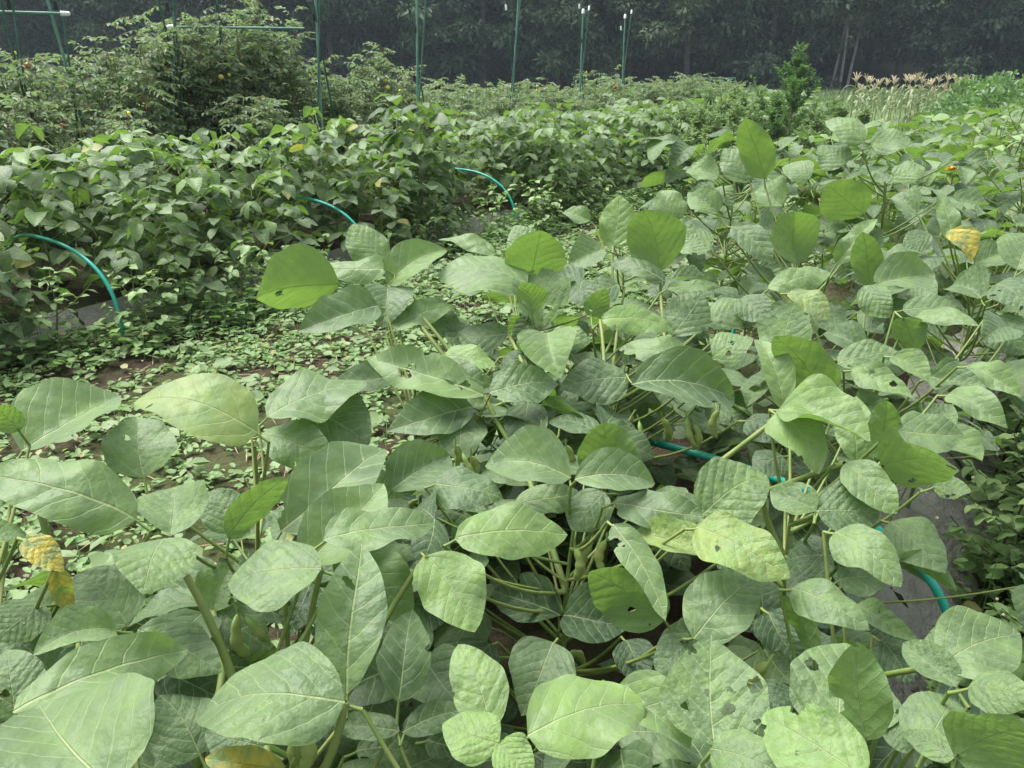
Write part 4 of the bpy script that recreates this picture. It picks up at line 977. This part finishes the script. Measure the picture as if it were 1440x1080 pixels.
# orange flower among the right soybeans
p0 = P(1338, 240, 3.6); root = tag(empty('orange_flower_plant', (p0[0], p0[1], .1)), 'orange flower showing among the soybeans at the right edge', 'flower'); bb = np.array([p0[0], p0[1], .1])
v, f = tube([(0, 0, 0), (.01, 0, p0[2] - .12)], [.003, .002], 5); obj('stem', make_mesh('stem', v, f, M['weed_stem']), root, T4(bb))
a = np.arange(14) * 2.4; pos = np.stack([np.cos(a) * .004, np.sin(a) * .004, np.zeros(14)], 1); d_ = np.stack([np.cos(a), np.sin(a), .3 + .5 * (np.arange(14) % 3)], 1)
v, f = scatter(pos, d_, up_normals(14, .2), .022, .6); obj('petals', make_mesh('petals', v, f, M['orange']), root, T4(p0))

# ------------------------------------------------------------------ the wood behind
def tree_proto(h, cw, seed, leaf_mat, bark, trunks=1, nboughs=38, per=300, lsize=.34, crown_lo=.12, thick=.22, pale=False):
    rg = np.random.default_rng(seed); sv = []; pos = []; nn = []; dr = []
    for t in range(trunks):
        lean = rg.normal(0, .05 if trunks == 1 else .12, 2) * h
        ax = np.stack([lean[0] * np.linspace(0, 1, 10) ** 1.3 + .12 * np.sin(np.linspace(0, 5, 10) + t), lean[1] * np.linspace(0, 1, 10), np.linspace(-.3, h * .92, 10)], 1); ax[:, 0] += t * .5 - (trunks - 1) * .25
        sv.append(tube(ax, np.linspace(thick, .04, 10), 7))
        for k in range(nboughs // trunks):
            fz = crown_lo + (1 - crown_lo) * (k + rg.random()) / (nboughs / trunks); i = min(int(fz * 9), 8); a = ax[i] + (ax[i + 1] - ax[i]) * (fz * 9 - i)
            az = rg.uniform(0, 6.28); L = cw * (.35 + .75 * math.sin(math.pi * min(.98, .12 + .82 * fz)) ** .7) * rg.uniform(.55, 1.1)
            e = a + np.array([math.cos(az) * L, math.sin(az) * L, L * rg.uniform(-.12, .38)])
            if k % 2 == 0: sv.append(tube(bez(a, (a + e) / 2 + [0, 0, .2], e, 5), np.linspace(.055, .015, 5), 4))
            for c_ in range(2):      # flat sprays of leaves along the bough
                c0 = a + (e - a) * (.55 + .45 * c_) + rg.normal(0, .15, 3); m = per // 2; q = rg.normal(0, 1, (m, 3)); q /= np.linalg.norm(q, axis=1)[:, None]
                rad = rg.random(m) ** .45; sz = np.array([1., 1., .36]) * cw * .34 * rg.uniform(.7, 1.2)
                pos.append(c0 + q * rad[:, None] * sz - np.array([0, 0, .25]) * (rad[:, None] ** 2)); dr.append(q + rg.normal(0, .5, (m, 3)) + [0, 0, -.3])
                un = rg.normal(0, .35, (m, 3)); un[:, 2] += .9; nn.append(un + q * .8)
    root = empty('forest_tree', (0, 0, 0)); v, f = combine(sv); obj('trunk', make_mesh('trunk', v, f, bark, smooth=True), root)
    pos = np.concatenate(pos); v, f = scatter(pos, np.concatenate(dr), np.concatenate(nn), rg.uniform(.6, 1.2, len(pos)) * lsize, .55, .08)
    obj('crown', make_mesh('crown', v, f, leaf_mat), root, None, 'stuff'); return root
protos = [tree_proto(13 + i, 3.3 + .25 * i, 40 + i, M['tree_leaf'], M['bark'], crown_lo=(.08, .2, .12, .26, .05)[i]) for i in range(5)]
spots = []
for rw, (y0, n0) in enumerate(((56, 24), (61, 24), (67, 26), (75, 28))):
    for k in range(n0):
        x = (k + .5 + (rw % 2) * .5) / n0 * (112 + rw * 14) - (56 + rw * 7) + J_(1.2); spots.append((x, y0 + J_(1.8), random.uniform(.85, 1.25)))
spots = [q for q in spots if -260 < 720 + q[0] / q[1] * F < 1700]
seen = set()
for i, (x, y, sc_) in enumerate(spots):
    k = (i * 3 + i // 5) % 5; o = protos[k] if k not in seen else copy_tree(protos[k]); seen.add(k)
    z = max(0, (y - 66) * .42) - .1
    o.matrix_local = T4((x, y, z)) @ Matrix.Rotation(random.uniform(0, 6.28), 4, 'Z') @ Matrix.Scale(sc_, 4)
    px = 720 + x / (y * CP) * F * CP
    wh = 'toward the left picture edge' if px < 110 else 'behind the tall tomatoes at upper left' if px < 480 else 'left of the white capped tripods' if px < 720 else 'behind the white capped tripods' if px < 940 else 'behind the cone shaped weed' if px < 1170 else 'behind the corn' if px < 1380 else 'toward the right picture edge'
    dp = 'front edge' if y < 58.6 else 'second line' if y < 64 else 'depth'
    tag(o, f'dark tree in the {dp} of the wood, {wh}', 'tree', f'wood trees, {dp}, {wh}')
def at_px(px, d): r_ = ray(px, 105); q = r_[:2] / np.linalg.norm(r_[:2]) * d; return (q[0], q[1], -.05)
o = tree_proto(12, 2.5, 77, M['tree_pale'], M['pale_bark'], 3, 60, 110, .3, .42, .10); o.name = 'pale_trunk_tree'
o.matrix_local = T4(at_px(1180, 59)); tag(o, 'tree with three slim whitish trunks at the wood edge, above the corn', 'tree')
o = tree_proto(12, 2.4, 78, M['tree_pale'], M['bark'], 2, 50, 110, .3, .36, .14); o.name = 'grey_crown_tree'
o.matrix_local = T4(at_px(1076, 62)); tag(o, 'tree with a greyish crown and thin trunks behind the cone shaped weed', 'tree')

# ------------------------------------------------------------------ damp air
import bmesh
bm = bmesh.new(); bmesh.ops.create_cube(bm, size=1.)
for v_ in bm.verts: v_.co = ((-200, 200)[v_.co.x > 0], (-70, 210)[v_.co.y > 0], (-1.6, 38)[v_.co.z > 0])
hz = bpy.data.meshes.new('haze'); bm.to_mesh(hz); bm.free()
nt = NT('haze_air'); pv = nt.n('ShaderNodeVolumePrincipled'); pv.inputs['Color'].default_value = (.72, .88, 1., 1); pv.inputs['Density'].default_value = .0008; pv.inputs['Anisotropy'].default_value = .2
nt.l(pv.outputs[0], nt.out.inputs['Volume']); hz.materials.append(nt.m)
obj('haze', hz, kind='stuff')
print('objects', len(bpy.data.objects), 'tris', sum(len(m.polygons) * 2 for m in bpy.data.meshes))
